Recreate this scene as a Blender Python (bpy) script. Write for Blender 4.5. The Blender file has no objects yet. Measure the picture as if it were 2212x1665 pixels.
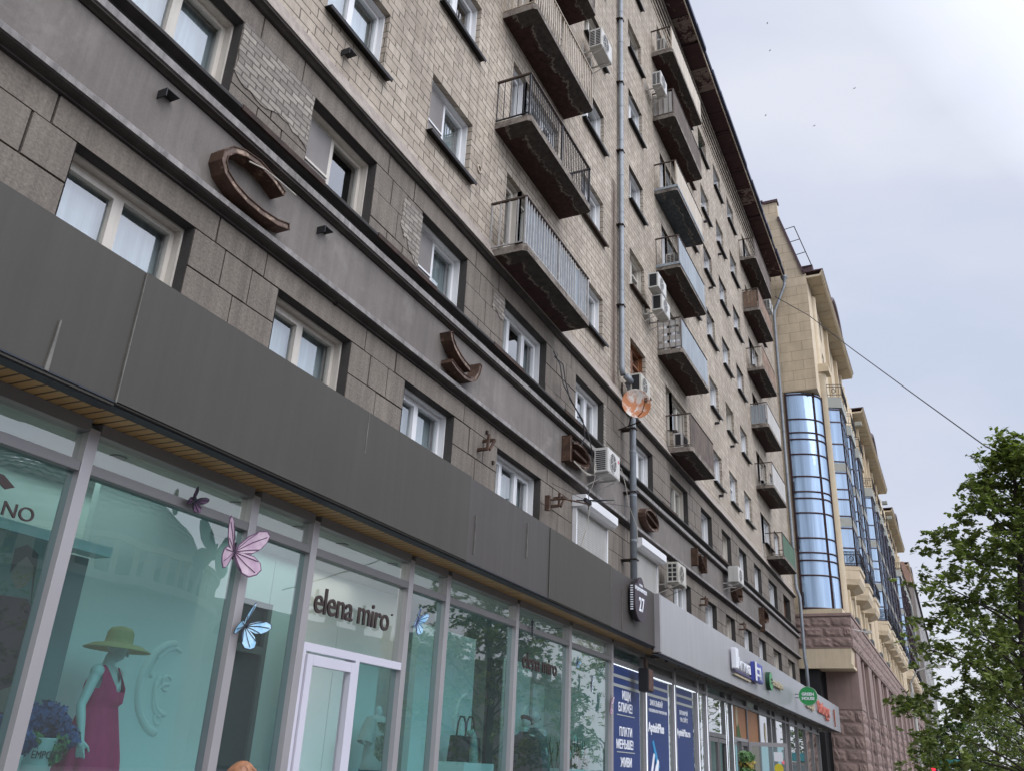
import bpy, bmesh, math, random
from mathutils import Vector, Matrix
random.seed(11)
S = bpy.context.scene
COL = S.collection
PI = math.pi
R = math.radians

# ------------------------------------------------------------------ camera
cam = bpy.data.cameras.new('camera'); cam_o = bpy.data.objects.new('camera', cam); COL.objects.link(cam_o)
S.camera = cam_o
yaw, pit, rol = R(63.552), R(23.377), R(2.9224)
f = Vector((math.sin(yaw)*math.cos(pit), math.cos(yaw)*math.cos(pit), math.sin(pit)))
r0 = Vector((math.cos(yaw), -math.sin(yaw), 0)); u0 = r0.cross(f)
r = math.cos(rol)*r0 + math.sin(rol)*u0; u = -math.sin(rol)*r0 + math.cos(rol)*u0
mw = Matrix((r, u, -f)).transposed().to_4x4(); mw.translation = Vector((0, 0, 1.6))
cam_o.matrix_world = mw
cam.sensor_width = 36; cam.lens = 36*1889.66/2212; cam.clip_end = 3000; cam.clip_start = .05

# ------------------------------------------------------------------ world, sun, exposure
SUN_AZ, SUN_EL = R(205), R(48)      # azimuth clockwise from +y
w = bpy.data.worlds.new('World'); S.world = w; w.use_nodes = True
nt = w.node_tree; nt.nodes.clear()
def N(t, tree=None, **k):
    n = (tree or nt).nodes.new(t)
    for a, b in k.items(): setattr(n, a, b)
    return n
out = N('ShaderNodeOutputWorld'); bg = N('ShaderNodeBackground'); bg.inputs[1].default_value = .1
sky = N('ShaderNodeTexSky', sky_type='NISHITA', sun_disc=False, sun_elevation=SUN_EL, sun_rotation=SUN_AZ)
tc = N('ShaderNodeTexCoord'); mp = N('ShaderNodeMapping'); mp.inputs['Scale'].default_value = (1, 1, 2.2)
no = N('ShaderNodeTexNoise'); no.inputs['Scale'].default_value = 1.9; no.inputs['Detail'].default_value = 6; no.inputs['Roughness'].default_value = .48
no.inputs['Distortion'].default_value = .3
cr = N('ShaderNodeValToRGB'); e = cr.color_ramp.elements
e[0].position = .36; e[0].color = (5.9, 6.5, 7.9, 1); e[1].position = .62; e[1].color = (7.6, 7.85, 8.8, 1)
m_ = cr.color_ramp.elements.new(.5); m_.color = (6.75, 7.1, 8.3, 1)
nl = nt.links.new
nl(tc.outputs['Generated'], mp.inputs[0]); nl(mp.outputs[0], no.inputs[0]); nl(no.outputs[0], cr.inputs[0])
mix = N('ShaderNodeMixRGB'); mix.inputs[0].default_value = .88
nl(sky.outputs[0], mix.inputs[1]); nl(cr.outputs[0], mix.inputs[2])
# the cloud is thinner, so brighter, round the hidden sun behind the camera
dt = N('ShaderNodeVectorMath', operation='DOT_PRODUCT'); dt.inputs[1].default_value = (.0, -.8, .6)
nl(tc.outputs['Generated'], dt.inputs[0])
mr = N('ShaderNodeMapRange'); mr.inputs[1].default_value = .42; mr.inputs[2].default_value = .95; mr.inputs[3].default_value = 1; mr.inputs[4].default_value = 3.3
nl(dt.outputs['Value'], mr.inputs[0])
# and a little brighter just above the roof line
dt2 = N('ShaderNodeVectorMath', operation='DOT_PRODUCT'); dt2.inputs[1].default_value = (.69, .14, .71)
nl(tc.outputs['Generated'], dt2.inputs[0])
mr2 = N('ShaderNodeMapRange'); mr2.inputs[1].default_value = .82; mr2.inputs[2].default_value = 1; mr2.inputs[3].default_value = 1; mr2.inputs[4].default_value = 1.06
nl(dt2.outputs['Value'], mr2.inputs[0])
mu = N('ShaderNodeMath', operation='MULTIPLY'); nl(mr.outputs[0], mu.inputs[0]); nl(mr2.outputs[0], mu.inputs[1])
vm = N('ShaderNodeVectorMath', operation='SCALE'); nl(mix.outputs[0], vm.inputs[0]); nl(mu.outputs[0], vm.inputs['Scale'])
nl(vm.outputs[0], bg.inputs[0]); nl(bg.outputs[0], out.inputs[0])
sl = bpy.data.lights.new('sun', 'SUN'); sl.energy = 1.5; sl.angle = R(60); sl.color = (1, .965, .92)
so = bpy.data.objects.new('sun', sl); COL.objects.link(so)
so.rotation_euler = Vector((math.sin(SUN_AZ)*math.cos(SUN_EL), math.cos(SUN_AZ)*math.cos(SUN_EL), math.sin(SUN_EL))).to_track_quat('Z', 'Y').to_euler()
S.view_settings.view_transform = 'Standard'; S.view_settings.look = 'None'; S.view_settings.exposure = .10; S.view_settings.gamma = 1
S.cycles.max_bounces = 7; S.cycles.transparent_max_bounces = 12

# ------------------------------------------------------------------ materials
MATS = {}
def newmat(name):
    m = bpy.data.materials.new(name); m.use_nodes = True
    t = m.node_tree; t.nodes.clear()
    return m, t
def mth(t, op, a, b=None, c=None):
    n = t.nodes.new('ShaderNodeMath'); n.operation = op
    for i, v in enumerate((a, b, c)):
        if v is None: continue
        if isinstance(v, (int, float)): n.inputs[i].default_value = v
        else: t.links.new(v, n.inputs[i])
    return n.outputs[0]
def ramp(t, v, stops):
    n = t.nodes.new('ShaderNodeValToRGB'); el = n.color_ramp.elements
    for i, (p, c) in enumerate(stops):
        x = el[i] if i < 2 else el.new(p)
        x.position = p; x.color = (*c, 1) if len(c) == 3 else c
    t.links.new(v, n.inputs[0]); return n.outputs[0]
def mixc(t, fac, a, b, mode='MIX'):
    n = t.nodes.new('ShaderNodeMixRGB'); n.blend_type = mode
    for i, v in enumerate((fac, a, b)):
        if isinstance(v, (int, float)): n.inputs[i].default_value = v
        elif isinstance(v, tuple): n.inputs[i].default_value = (*v, 1)
        else: t.links.new(v, n.inputs[i])
    return n.outputs[0]
def pos(t, scale=(1, 1, 1)):
    g = t.nodes.new('ShaderNodeNewGeometry')
    m = t.nodes.new('ShaderNodeVectorMath'); m.operation = 'MULTIPLY'; m.inputs[1].default_value = scale
    t.links.new(g.outputs['Position'], m.inputs[0]); return m.outputs[0]
def sep(t, v):
    n = t.nodes.new('ShaderNodeSeparateXYZ'); t.links.new(v, n.inputs[0]); return n.outputs
def noise(t, vec, scale, detail=3, rough=.55, dist=0):
    n = t.nodes.new('ShaderNodeTexNoise'); n.inputs['Scale'].default_value = scale; n.inputs['Detail'].default_value = detail
    n.inputs['Roughness'].default_value = rough; n.inputs['Distortion'].default_value = dist
    if vec is not None: t.links.new(vec, n.inputs[0])
    return n.outputs[0]
def princ(t, col, rough=.7, metal=0, spec=.4, bump=None, bstr=.3, bdist=.01, emit=None, es=0):
    b = t.nodes.new('ShaderNodeBsdfPrincipled'); o = t.nodes.new('ShaderNodeOutputMaterial')
    if isinstance(col, tuple): b.inputs['Base Color'].default_value = (*col, 1)
    else: t.links.new(col, b.inputs['Base Color'])
    if isinstance(rough, (int, float)): b.inputs['Roughness'].default_value = rough
    else: t.links.new(rough, b.inputs['Roughness'])
    b.inputs['Metallic'].default_value = metal; b.inputs['Specular IOR Level'].default_value = spec
    if emit: b.inputs['Emission Color'].default_value = (*emit, 1); b.inputs['Emission Strength'].default_value = es
    if bump is not None:
        n = t.nodes.new('ShaderNodeBump'); n.inputs['Strength'].default_value = bstr; n.inputs['Distance'].default_value = bdist
        t.links.new(bump, n.inputs['Height']); t.links.new(n.outputs[0], b.inputs['Normal'])
    t.links.new(b.outputs[0], o.inputs[0]); return b
def M(name, col, rough=.7, metal=0, var=.15, vs=1.5, streak=0, fine=.0, fs=60, bump=0, spec=.4, dirt=None, dirt_at=(.5, .7), ds=2, emit=None, es=0):
    """general painted, plastered or metal surface with uneven tone, rain streaks, grain and patches of dirt"""
    if name in MATS: return MATS[name]
    m, t = newmat(name); p = pos(t)
    c = mixc(t, 1, col, ramp(t, noise(t, p, vs, 5), [(.25, (1-var,)*3), (.75, (1+var,)*3)]), 'MULTIPLY') if var else col
    if streak:
        s = noise(t, pos(t, (7, 7, .35)), 1.3, 4, .65)
        c = mixc(t, 1, c, ramp(t, s, [(.3, (1-streak,)*3), (.7, (1+streak,)*3)]), 'MULTIPLY')
    h = None
    if fine or bump: h = noise(t, p, fs, 3, .7)
    if fine: c = mixc(t, 1, c, ramp(t, h, [(.3, (1-fine,)*3), (.7, (1+fine,)*3)]), 'MULTIPLY')
    if dirt:
        d = noise(t, p, ds, 7, .68, .4)
        c = mixc(t, ramp(t, d, [(dirt_at[0], (0,)*3), (dirt_at[1], (1,)*3)]), c, dirt)
    princ(t, c, rough, metal, spec, h if bump else None, bump, .01, emit, es)
    MATS[name] = m; return m

def m_brick():
    m, t = newmat('facing brick'); p = pos(t); x, y, z = sep(t, p)
    wob = mth(t, 'MULTIPLY', mth(t, 'SUBTRACT', noise(t, p, 1.3, 3), .5), .05)
    n2 = noise(t, p, 9, 3)
    zz = mth(t, 'ADD', mth(t, 'DIVIDE', mth(t, 'ADD', z, .09), .322), mth(t, 'ADD', mth(t, 'MULTIPLY', wob, .6), mth(t, 'MULTIPLY', mth(t, 'SUBTRACT', n2, .5), .05)))
    row = mth(t, 'FLOOR', zz); fz = mth(t, 'FRACT', zz)
    tall = mth(t, 'LESS_THAN', fz, .6)
    # tall blocks
    jx = mth(t, 'MULTIPLY', mth(t, 'SUBTRACT', noise(t, p, 5, 2), .5), .16)
    rn = t.nodes.new('ShaderNodeTexWhiteNoise'); rn.noise_dimensions = '1D'; t.links.new(row, rn.inputs['W'])
    sh = mth(t, 'MULTIPLY', rn.outputs[0], .12)
    xx = mth(t, 'ADD', mth(t, 'ADD', mth(t, 'DIVIDE', mth(t, 'ADD', x, y), .333), jx), sh)
    fx = mth(t, 'FRACT', xx)
    x2 = mth(t, 'ADD', xx, .47); fx2 = mth(t, 'FRACT', x2)
    dx1 = mth(t, 'MINIMUM', fx, mth(t, 'SUBTRACT', 1, fx)); dx2 = mth(t, 'MINIMUM', fx2, mth(t, 'SUBTRACT', 1, fx2))
    keep = mth(t, 'GREATER_THAN', noise(t, p, 6.5, 1), .53)
    dx = mth(t, 'ADD', mth(t, 'MULTIPLY', tall, dx1), mth(t, 'MULTIPLY', mth(t, 'SUBTRACT', 1, tall), mth(t, 'ADD', dx2, mth(t, 'MULTIPLY', keep, 1))))
    dz1 = mth(t, 'MINIMUM', fz, mth(t, 'SUBTRACT', 1, fz)); dz2 = mth(t, 'ABSOLUTE', mth(t, 'SUBTRACT', fz, .6))
    dz = mth(t, 'MINIMUM', dz1, dz2)
    wid = mth(t, 'ADD', .012, mth(t, 'MULTIPLY', noise(t, p, 2.6, 4, .7), .036))
    dd = mth(t, 'MINIMUM', mth(t, 'MULTIPLY', dx, 1.02), dz)
    joint = mth(t, 'LESS_THAN', dd, wid)
    gap = mth(t, 'GREATER_THAN', noise(t, p, 3.5, 2), .36)        # some joints are pointed flush
    joint = mth(t, 'MULTIPLY', joint, mth(t, 'ADD', .25, mth(t, 'MULTIPLY', gap, .75)))
    cid = t.nodes.new('ShaderNodeCombineXYZ')
    t.links.new(mth(t, 'FLOOR', mth(t, 'ADD', xx, mth(t, 'MULTIPLY', mth(t, 'SUBTRACT', 1, tall), .47))), cid.inputs[0]); t.links.new(row, cid.inputs[1]); t.links.new(tall, cid.inputs[2])
    wn = t.nodes.new('ShaderNodeTexWhiteNoise'); t.links.new(cid.outputs[0], wn.inputs[0])
    c = ramp(t, wn.outputs[0], [(0, (.346, .298, .242)), (.35, (.382, .331, .270)), (.7, (.414, .361, .296)), (1, (.452, .398, .328))])
    c = mixc(t, 1, c, ramp(t, noise(t, p, .35, 6, .6), [(.3, (.82, .80, .79)), (.7, (1.12, 1.11, 1.1))]), 'MULTIPLY')
    c = mixc(t, 1, c, ramp(t, noise(t, pos(t, (5, 5, .5)), 1.2, 5, .7), [(.33, (.80,)*3), (.62, (1.06,)*3)]), 'MULTIPLY')
    c = mixc(t, 1, c, ramp(t, noise(t, p, 45, 2), [(.3, (.93,)*3), (.7, (1.07,)*3)]), 'MULTIPLY')
    # rust run and damp beside the first downpipe
    near = mth(t, 'SUBTRACT', 1, mth(t, 'MINIMUM', 1, mth(t, 'DIVIDE', mth(t, 'ABSOLUTE', mth(t, 'SUBTRACT', x, 19.78)), .32)))
    low = mth(t, 'MULTIPLY', mth(t, 'LESS_THAN', z, 17.2), mth(t, 'GREATER_THAN', z, 10.5))
    st = mth(t, 'MULTIPLY', mth(t, 'MULTIPLY', near, low), mth(t, 'MULTIPLY', noise(t, pos(t, (9, 9, 1.2)), 1.5, 5, .7), 1.9))
    c = mixc(t, mth(t, 'MINIMUM', 1, st), c, (.075, .045, .035))
    # upper courses grow darker towards the eaves
    top_dark = mth(t, 'MULTIPLY', mth(t, 'MINIMUM', 1, mth(t, 'MAXIMUM', 0, mth(t, 'MULTIPLY', mth(t, 'SUBTRACT', z, 28.3), 1.2))), mth(t, 'MULTIPLY', noise(t, p, 3, 4), .9))
    c = mixc(t, top_dark, c, (.07, .06, .055))
    c = mixc(t, joint, c, (.105, .088, .07))
    h = mth(t, 'SUBTRACT', mth(t, 'MULTIPLY', noise(t, p, 30, 3), .25), joint)
    princ(t, c, .88, 0, .2, h, .35, .008); return m
def m_smallbrick(name, a, b, mor, sc=1, bw=.25, bh=.085):
    m, t = newmat(name); p = pos(t); x, y, z = sep(t, p)
    cv = t.nodes.new('ShaderNodeCombineXYZ'); t.links.new(mth(t, 'ADD', x, y), cv.inputs[0]); t.links.new(z, cv.inputs[1])
    wv = t.nodes.new('ShaderNodeVectorMath'); wv.operation = 'ADD'; t.links.new(cv.outputs[0], wv.inputs[0])
    ns = t.nodes.new('ShaderNodeTexNoise'); ns.inputs['Scale'].default_value = 9; t.links.new(p, ns.inputs[0])
    sc2 = t.nodes.new('ShaderNodeVectorMath'); sc2.operation = 'SCALE'; sc2.inputs['Scale'].default_value = .03; t.links.new(ns.outputs['Color'], sc2.inputs[0]); t.links.new(sc2.outputs[0], wv.inputs[1])
    b_ = t.nodes.new('ShaderNodeTexBrick'); t.links.new(wv.outputs[0], b_.inputs[0])
    b_.inputs['Color1'].default_value = (*a, 1); b_.inputs['Color2'].default_value = (*b, 1); b_.inputs['Mortar'].default_value = (*mor, 1)
    b_.inputs['Scale'].default_value = sc; b_.inputs['Brick Width'].default_value = bw; b_.inputs['Row Height'].default_value = bh; b_.inputs['Mortar Size'].default_value = .011
    c = mixc(t, 1, b_.outputs[0], ramp(t, noise(t, p, 4, 5, .7), [(.3, (.75,)*3), (.7, (1.15,)*3)]), 'MULTIPLY')
    h = mth(t, 'ADD', mth(t, 'MULTIPLY', b_.outputs['Fac'], -1), mth(t, 'MULTIPLY', noise(t, p, 25, 3), .4))
    princ(t, c, .9, 0, .2, h, .8, .015); return m
def m_ashlar(name, a, b, mor, bw, bh, rough_bump=0, ms=.008, bs=4):
    m, t = newmat(name); p = pos(t); x, y, z = sep(t, p)
    cv = t.nodes.new('ShaderNodeCombineXYZ'); t.links.new(mth(t, 'ADD', x, y), cv.inputs[0]); t.links.new(z, cv.inputs[1])
    b_ = t.nodes.new('ShaderNodeTexBrick'); t.links.new(cv.outputs[0], b_.inputs[0])
    b_.inputs['Color1'].default_value = (*a, 1); b_.inputs['Color2'].default_value = (*b, 1); b_.inputs['Mortar'].default_value = (*mor, 1)
    b_.inputs['Scale'].default_value = 1; b_.inputs['Brick Width'].default_value = bw; b_.inputs['Row Height'].default_value = bh; b_.inputs['Mortar Size'].default_value = ms
    b_.inputs['Mortar Smooth'].default_value = .2
    c = mixc(t, 1, b_.outputs[0], ramp(t, noise(t, p, 1.2, 5, .65), [(.3, (.86,)*3), (.7, (1.1,)*3)]), 'MULTIPLY')
    c = mixc(t, 1, c, ramp(t, noise(t, pos(t, (4, 4, .4)), 1, 4), [(.3, (.9,)*3), (.7, (1.06,)*3)]), 'MULTIPLY')
    if rough_bump:
        c = mixc(t, 1, c, ramp(t, noise(t, p, 5, 5, .7), [(.3, (.72,)*3), (.7, (1.2,)*3)]), 'MULTIPLY')
    h = mth(t, 'ADD', mth(t, 'MULTIPLY', b_.outputs['Fac'], -1.2), mth(t, 'MULTIPLY', noise(t, p, bs, 5, .62), 1.6 if rough_bump else .1))
    princ(t, c, .8, 0, .3, h, 1 if rough_bump else .3, rough_bump or .01); return m
def m_slab(name, inner, outer, edge):
    """balcony slab: brown painted underside flaking to sooty concrete along a ragged pale line, worn concrete edges"""
    m, t = newmat(name); tcn = t.nodes.new('ShaderNodeTexCoord'); p = pos(t)
    gx, gy, gz = sep(t, tcn.outputs['Generated'])
    n1 = noise(t, p, 1.6, 6, .72)
    v = mth(t, 'ADD', gy, mth(t, 'MULTIPLY', mth(t, 'SUBTRACT', n1, .5), .9))
    v = mth(t, 'SUBTRACT', v, mth(t, 'MULTIPLY', mth(t, 'GREATER_THAN', .12, gx), .3))
    c = ramp(t, v, [(.36, outer), (.46, inner)])
    line = ramp(t, v, [(.335, (0,)*3), (.36, (1,)*3), (.375, (1,)*3), (.40, (0,)*3)])
    line = mth(t, 'MULTIPLY', line, mth(t, 'GREATER_THAN', noise(t, p, 7, 4, .8), .44))
    spots = mth(t, 'GREATER_THAN', noise(t, p, 5, 6, .8), .64)
    c = mixc(t, mth(t, 'MAXIMUM', mth(t, 'MULTIPLY', line, .8), mth(t, 'MULTIPLY', mth(t, 'MULTIPLY', spots, mth(t, 'LESS_THAN', v, .36)), .5)), c, (.27, .23, .19))
    c = mixc(t, 1, c, ramp(t, noise(t, p, 8, 5, .7), [(.3, (.55,)*3), (.7, (1.4,)*3)]), 'MULTIPLY')
    g = t.nodes.new('ShaderNodeNewGeometry'); nz = sep(t, g.outputs['Normal'])[2]
    under = mth(t, 'LESS_THAN', nz, -.6)
    ec = mixc(t, ramp(t, noise(t, p, 5, 6, .7), [(.42, (0,)*3), (.66, (1,)*3)]), edge, (.07, .055, .045))
    c = mixc(t, under, ec, c)
    princ(t, c, .85, 0, .25, noise(t, p, 14, 5, .7), .6, .02); MATS[name] = m; return m
def m_eave():
    m, t = newmat('eave boards'); p = pos(t); x, y, z = sep(t, p)
    cell = mth(t, 'FLOOR', mth(t, 'DIVIDE', x, 1.55)); fx = mth(t, 'FRACT', mth(t, 'DIVIDE', x, 1.55))
    wn = t.nodes.new('ShaderNodeTexWhiteNoise'); wn.noise_dimensions = '1D'; t.links.new(cell, wn.inputs['W'])
    n1 = noise(t, p, 2.3, 6, .75, 1)
    peel = mth(t, 'GREATER_THAN', mth(t, 'ADD', mth(t, 'MULTIPLY', wn.outputs[0], .35), n1), .78)
    c = mixc(t, peel, (.058, .026, .028), (.22, .17, .145))
    c = mixc(t, 1, c, ramp(t, noise(t, pos(t, (12, 1, 1)), 1.5, 5), [(.3, (.7,)*3), (.7, (1.3,)*3)]), 'MULTIPLY')
    c = mixc(t, mth(t, 'LESS_THAN', fx, .035), c, (.008, .006, .006))
    princ(t, c, .75, 0, .3, noise(t, p, 20, 3), .2); return m
def m_glass(name, tint, refl, rough=.0, base_refl=.05, rcol=(1, 1, 1), veil=0):
    m, t = newmat(name)
    tr = t.nodes.new('ShaderNodeBsdfTransparent'); tr.inputs[0].default_value = (*tint, 1)
    gl = t.nodes.new('ShaderNodeBsdfGlossy'); gl.inputs['Roughness'].default_value = rough; gl.inputs[0].default_value = (*rcol, 1)
    g = t.nodes.new('ShaderNodeNewGeometry'); dp_ = t.nodes.new('ShaderNodeVectorMath'); dp_.operation = 'DOT_PRODUCT'
    t.links.new(g.outputs['Incoming'], dp_.inputs[0]); t.links.new(g.outputs['Normal'], dp_.inputs[1])
    sch = mth(t, 'ADD', .04, mth(t, 'MULTIPLY', .96, mth(t, 'POWER', mth(t, 'SUBTRACT', 1, mth(t, 'ABSOLUTE', dp_.outputs['Value'])), 5)))
    fac = mth(t, 'MINIMUM', 1, mth(t, 'ADD', mth(t, 'MULTIPLY', sch, refl), base_refl))
    bp = t.nodes.new('ShaderNodeBump'); bp.inputs['Strength'].default_value = .06; bp.inputs['Distance'].default_value = .02
    t.links.new(noise(t, pos(t), 1.7, 1), bp.inputs['Height']); t.links.new(bp.outputs[0], gl.inputs['Normal'])
    mx = t.nodes.new('ShaderNodeMixShader'); o = t.nodes.new('ShaderNodeOutputMaterial')
    src = tr.outputs[0]
    if veil:      # a film of street dust on the pane
        df = t.nodes.new('ShaderNodeBsdfDiffuse'); df.inputs[0].default_value = (.50, .60, .60, 1)
        m2 = t.nodes.new('ShaderNodeMixShader'); m2.inputs[0].default_value = veil; t.links.new(src, m2.inputs[1]); t.links.new(df.outputs[0], m2.inputs[2]); src = m2.outputs[0]
    t.links.new(fac, mx.inputs[0]); t.links.new(src, mx.inputs[1]); t.links.new(gl.outputs[0], mx.inputs[2]); t.links.new(mx.outputs[0], o.inputs[0])
    MATS[name] = m; return m
def m_mirror(name, tint, dark):
    """coated glazing: mostly a tinted reflection over a dark room with pale blinds"""
    m, t = newmat(name); p = pos(t)
    gl = t.nodes.new('ShaderNodeBsdfGlossy'); gl.inputs['Roughness'].default_value = .02; gl.inputs[0].default_value = (*tint, 1)
    df = t.nodes.new('ShaderNodeBsdfDiffuse')
    t.links.new(ramp(t, noise(t, pos(t, (2.2, 2.2, .1)), 1.5, 2), [(.35, dark), (.7, tuple(min(1, 2.3*k) for k in dark))]), df.inputs[0])
    bp = t.nodes.new('ShaderNodeBump'); bp.inputs['Strength'].default_value = .12; bp.inputs['Distance'].default_value = .03
    t.links.new(noise(t, p, .9, 2), bp.inputs['Height']); t.links.new(bp.outputs[0], gl.inputs['Normal'])
    mx = t.nodes.new('ShaderNodeMixShader'); mx.inputs[0].default_value = .36; o = t.nodes.new('ShaderNodeOutputMaterial')
    t.links.new(df.outputs[0], mx.inputs[1]); t.links.new(gl.outputs[0], mx.inputs[2]); t.links.new(mx.outputs[0], o.inputs[0])
    MATS[name] = m; return m
def m_leaf(name, a, b):
    m, t = newmat(name); oi = t.nodes.new('ShaderNodeNewGeometry')
    c = ramp(t, oi.outputs['Random Per Island'], [(0, a), (.6, b), (1, tuple(k*1.5 for k in b))])
    c = mixc(t, 1, c, ramp(t, noise(t, pos(t), .9, 3), [(.3, (.7,)*3), (.7, (1.3,)*3)]), 'MULTIPLY')
    df = t.nodes.new('ShaderNodeBsdfPrincipled'); df.inputs['Roughness'].default_value = .55; t.links.new(c, df.inputs['Base Color'])
    tl = t.nodes.new('ShaderNodeBsdfTranslucent'); t.links.new(mixc(t, 1, c, (1.3, 1.5, .7), 'MULTIPLY'), tl.inputs[0])
    mx = t.nodes.new('ShaderNodeMixShader'); mx.inputs[0].default_value = .3; o = t.nodes.new('ShaderNodeOutputMaterial')
    t.links.new(df.outputs[0], mx.inputs[1]); t.links.new(tl.outputs[0], mx.inputs[2]); t.links.new(mx.outputs[0], o.inputs[0])
    MATS[name] = m; return m

BRICK = m_brick()
EXPOSED = m_smallbrick('exposed brickwork', (.21, .19, .163), (.33, .30, .255), (.125, .11, .098))
STONE = M('roughcast block', (.156, .134, .111), .92, var=.18, vs=.9, streak=.2, fine=.24, fs=30, bump=.8, dirt=(.085, .072, .064), dirt_at=(.56, .78), ds=.8)
REVEAL = M('dark reveal', (.05, .045, .042), .92, var=.3, fine=.2, bump=.4)  # reveals darker than the block faces
JOINT = M('block joint', (.035, .03, .027), .95)
BAND = M('smooth grey render', (.146, .129, .115), .8, var=.22, vs=.8, streak=.12, fine=.08, fs=40, bump=.1, dirt=(.23, .21, .195), dirt_at=(.55, .8), ds=1.1)
LEDGE = M('washed ledge', (.22, .205, .195), .85, var=.15, streak=.35, fine=.1, fs=30, bump=.2, dirt=(.12, .11, .10), dirt_at=(.5, .7), ds=4)
SOOT = M('sooty moulding', (.055, .046, .042), .9, var=.4, vs=3, fine=.2, bump=.3)
STRIP = M('pale plaster strip', (.30, .26, .225), .85, var=.2, vs=2, streak=.2, fine=.1, bump=.3, dirt=(.16, .13, .115), dirt_at=(.5, .72), ds=2)
SILL = M('dark sill metal', (.020, .018, .018), .45, .6, var=.3, spec=.5)
RUSTSILL = M('rusty sill metal', (.05, .03, .022), .7, .3, var=.5, vs=5)
PVC = M('white window plastic', (.66, .66, .66), .35, var=.04, spec=.5)
PVCOLD = M('aged window plastic', (.52, .48, .42), .45, var=.1, streak=.1)
WOOD = M('brown window wood', (.17, .065, .025), .55, var=.3, vs=8)
GREENWOOD = M('green window wood', (.06, .12, .09), .55, var=.3, vs=8)
PANE = m_glass('window pane', (.80, .86, .86), 2.0, base_refl=.10)
CURT = M('pale curtain', (.42, .45, .46), .9, var=.12, vs=3, streak=.25)
NET = M('insect screen', (.20, .185, .175), .9, var=.2)
ROOM = M('dark room', (.03, .032, .034), .95, var=.3, vs=.6)
ROOM2 = M('grey room', (.16, .18, .185), .95, var=.3, vs=.6)
PIPE = M('galvanised pipe', (.20, .22, .24), .5, .15, var=.2, vs=4, streak=.15, spec=.5, dirt=(.13, .12, .12), dirt_at=(.6, .75), ds=3)
EAVE = m_eave()
BLUEMETAL = M('dark blue roof edge', (.022, .028, .06), .5, .4, var=.3)
CREAM = M('cream eave trim', (.40, .33, .25), .7, var=.2)
ROOF = M('roof sheet', (.05, .045, .05), .6, .2)
PSLAB = m_slab('flaking balcony slab', (.050, .025, .022), (.058, .050, .044), (.23, .20, .17))
PSLAB2 = m_slab('grey balcony slab', (.075, .085, .095), (.06, .065, .07), (.22, .20, .18))
RAILB = M('black railing paint', (.018, .018, .020), .5, .2, var=.4)
RAILW = M('pale railing paint', (.36, .35, .34), .55, .1, var=.25, vs=6, dirt=(.12, .07, .05), dirt_at=(.58, .7), ds=14)
RAILG = M('grey brown railing paint', (.15, .125, .11), .6, .1, var=.3, vs=5)
RAILC = M('cream railing paint', (.40, .34, .27), .6, .1, var=.2, vs=6, dirt=(.15, .08, .05), dirt_at=(.6, .7), ds=10)
HRAIL = M('weathered handrail', (.065, .045, .035), .75, var=.4, vs=6)
SHEETB = M('blue grey sheet', (.26, .29, .31), .6, .1, var=.1, streak=.2, dirt=(.12, .10, .09), dirt_at=(.62, .75), ds=3)
SHEETW = M('off white sheet', (.40, .385, .36), .6, 0, var=.12, streak=.25)
SHEETC = M('cream sheet', (.44, .38, .30), .6, 0, var=.12, streak=.2)
SHEETG = M('green sheet', (.045, .10, .055), .6, 0, var=.15, streak=.3)
SHEETR = M('rusty sheet', (.22, .15, .105), .8, .1, var=.35, vs=3, streak=.3, dirt=(.11, .05, .03), dirt_at=(.5, .7), ds=5)
SHEETD = M('brown plank sheet', (.10, .075, .06), .8, 0, var=.3, vs=3, streak=.4)
RUST = M('rusty channel steel', (.075, .042, .028), .75, .3, var=.5, vs=5, fine=.2, bump=.3, dirt=(.26, .17, .12), dirt_at=(.58, .7), ds=8)
RUSTD = M('dark rusted steel', (.035, .022, .017), .85, .2, var=.4, vs=4)
ACW = M('white unit casing', (.50, .49, .46), .45, var=.06, streak=.1)
ACY = M('yellowed unit casing', (.42, .40, .35), .5, var=.1, streak=.2)
BLACK = M('black', (.012, .012, .014), .6, var=.1)
GRAPH = M('graphite cladding', (.052, .047, .038), .5, .0, var=.08, vs=.7, streak=.08, spec=.3, fine=.03, fs=150, dirt=(.30, .29, .27), dirt_at=(.765, .775), ds=16)
GRAPH2 = M('violet grey cladding', (.060, .053, .048), .5, .0, var=.08, vs=.7, streak=.10, spec=.3, fine=.03, fs=150)
GREYP = M('pale grey cladding', (.32, .315, .32), .3, .1, var=.06, vs=.8, streak=.08, spec=.5)
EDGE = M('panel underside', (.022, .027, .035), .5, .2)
FRAME = M('shopfront aluminium', (.33, .315, .32), .4, .3, var=.06, spec=.5)
FRAMED = M('shaded aluminium', (.17, .165, .165), .45, .3, var=.08)  # darker copy of the shopfront aluminium, shade put into its colour
FRAMEW = M('door frame coat', (.50, .49, .55), .4, .0, var=.04)
SGLASS = m_glass('tinted shop glass', (.38, .65, .65), 2.2, base_refl=.045, veil=.05)
CLEAR = m_glass('clear shop glass', (.82, .87, .83), 1.7, base_refl=.03, veil=.08)
PANELW = M('display wall', (.76, .78, .76), .8, var=.04, vs=.5)
PANELD = M('shop interior grey', (.55, .56, .53), .85, var=.1, vs=.7)
MANQ = M('white mannequin', (.62, .64, .62), .4, var=.03, spec=.5)
BLUEP = M('navy poster', (.018, .038, .135), .45, var=.08, vs=1)
WHITEP = M('white lettering', (.72, .74, .78), .5, var=0)
BROWNL = M('dark brown lettering', (.035, .022, .02), .5, var=.15)
LED = M('lit strip', (.9, .93, 1), .5, var=0, emit=(.85, .92, 1), es=1.1)
BEIGE = m_ashlar('beige cladding', (.50, .41, .29), (.54, .445, .32), (.27, .21, .14), 1.25, .62, 0, .012)
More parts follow.
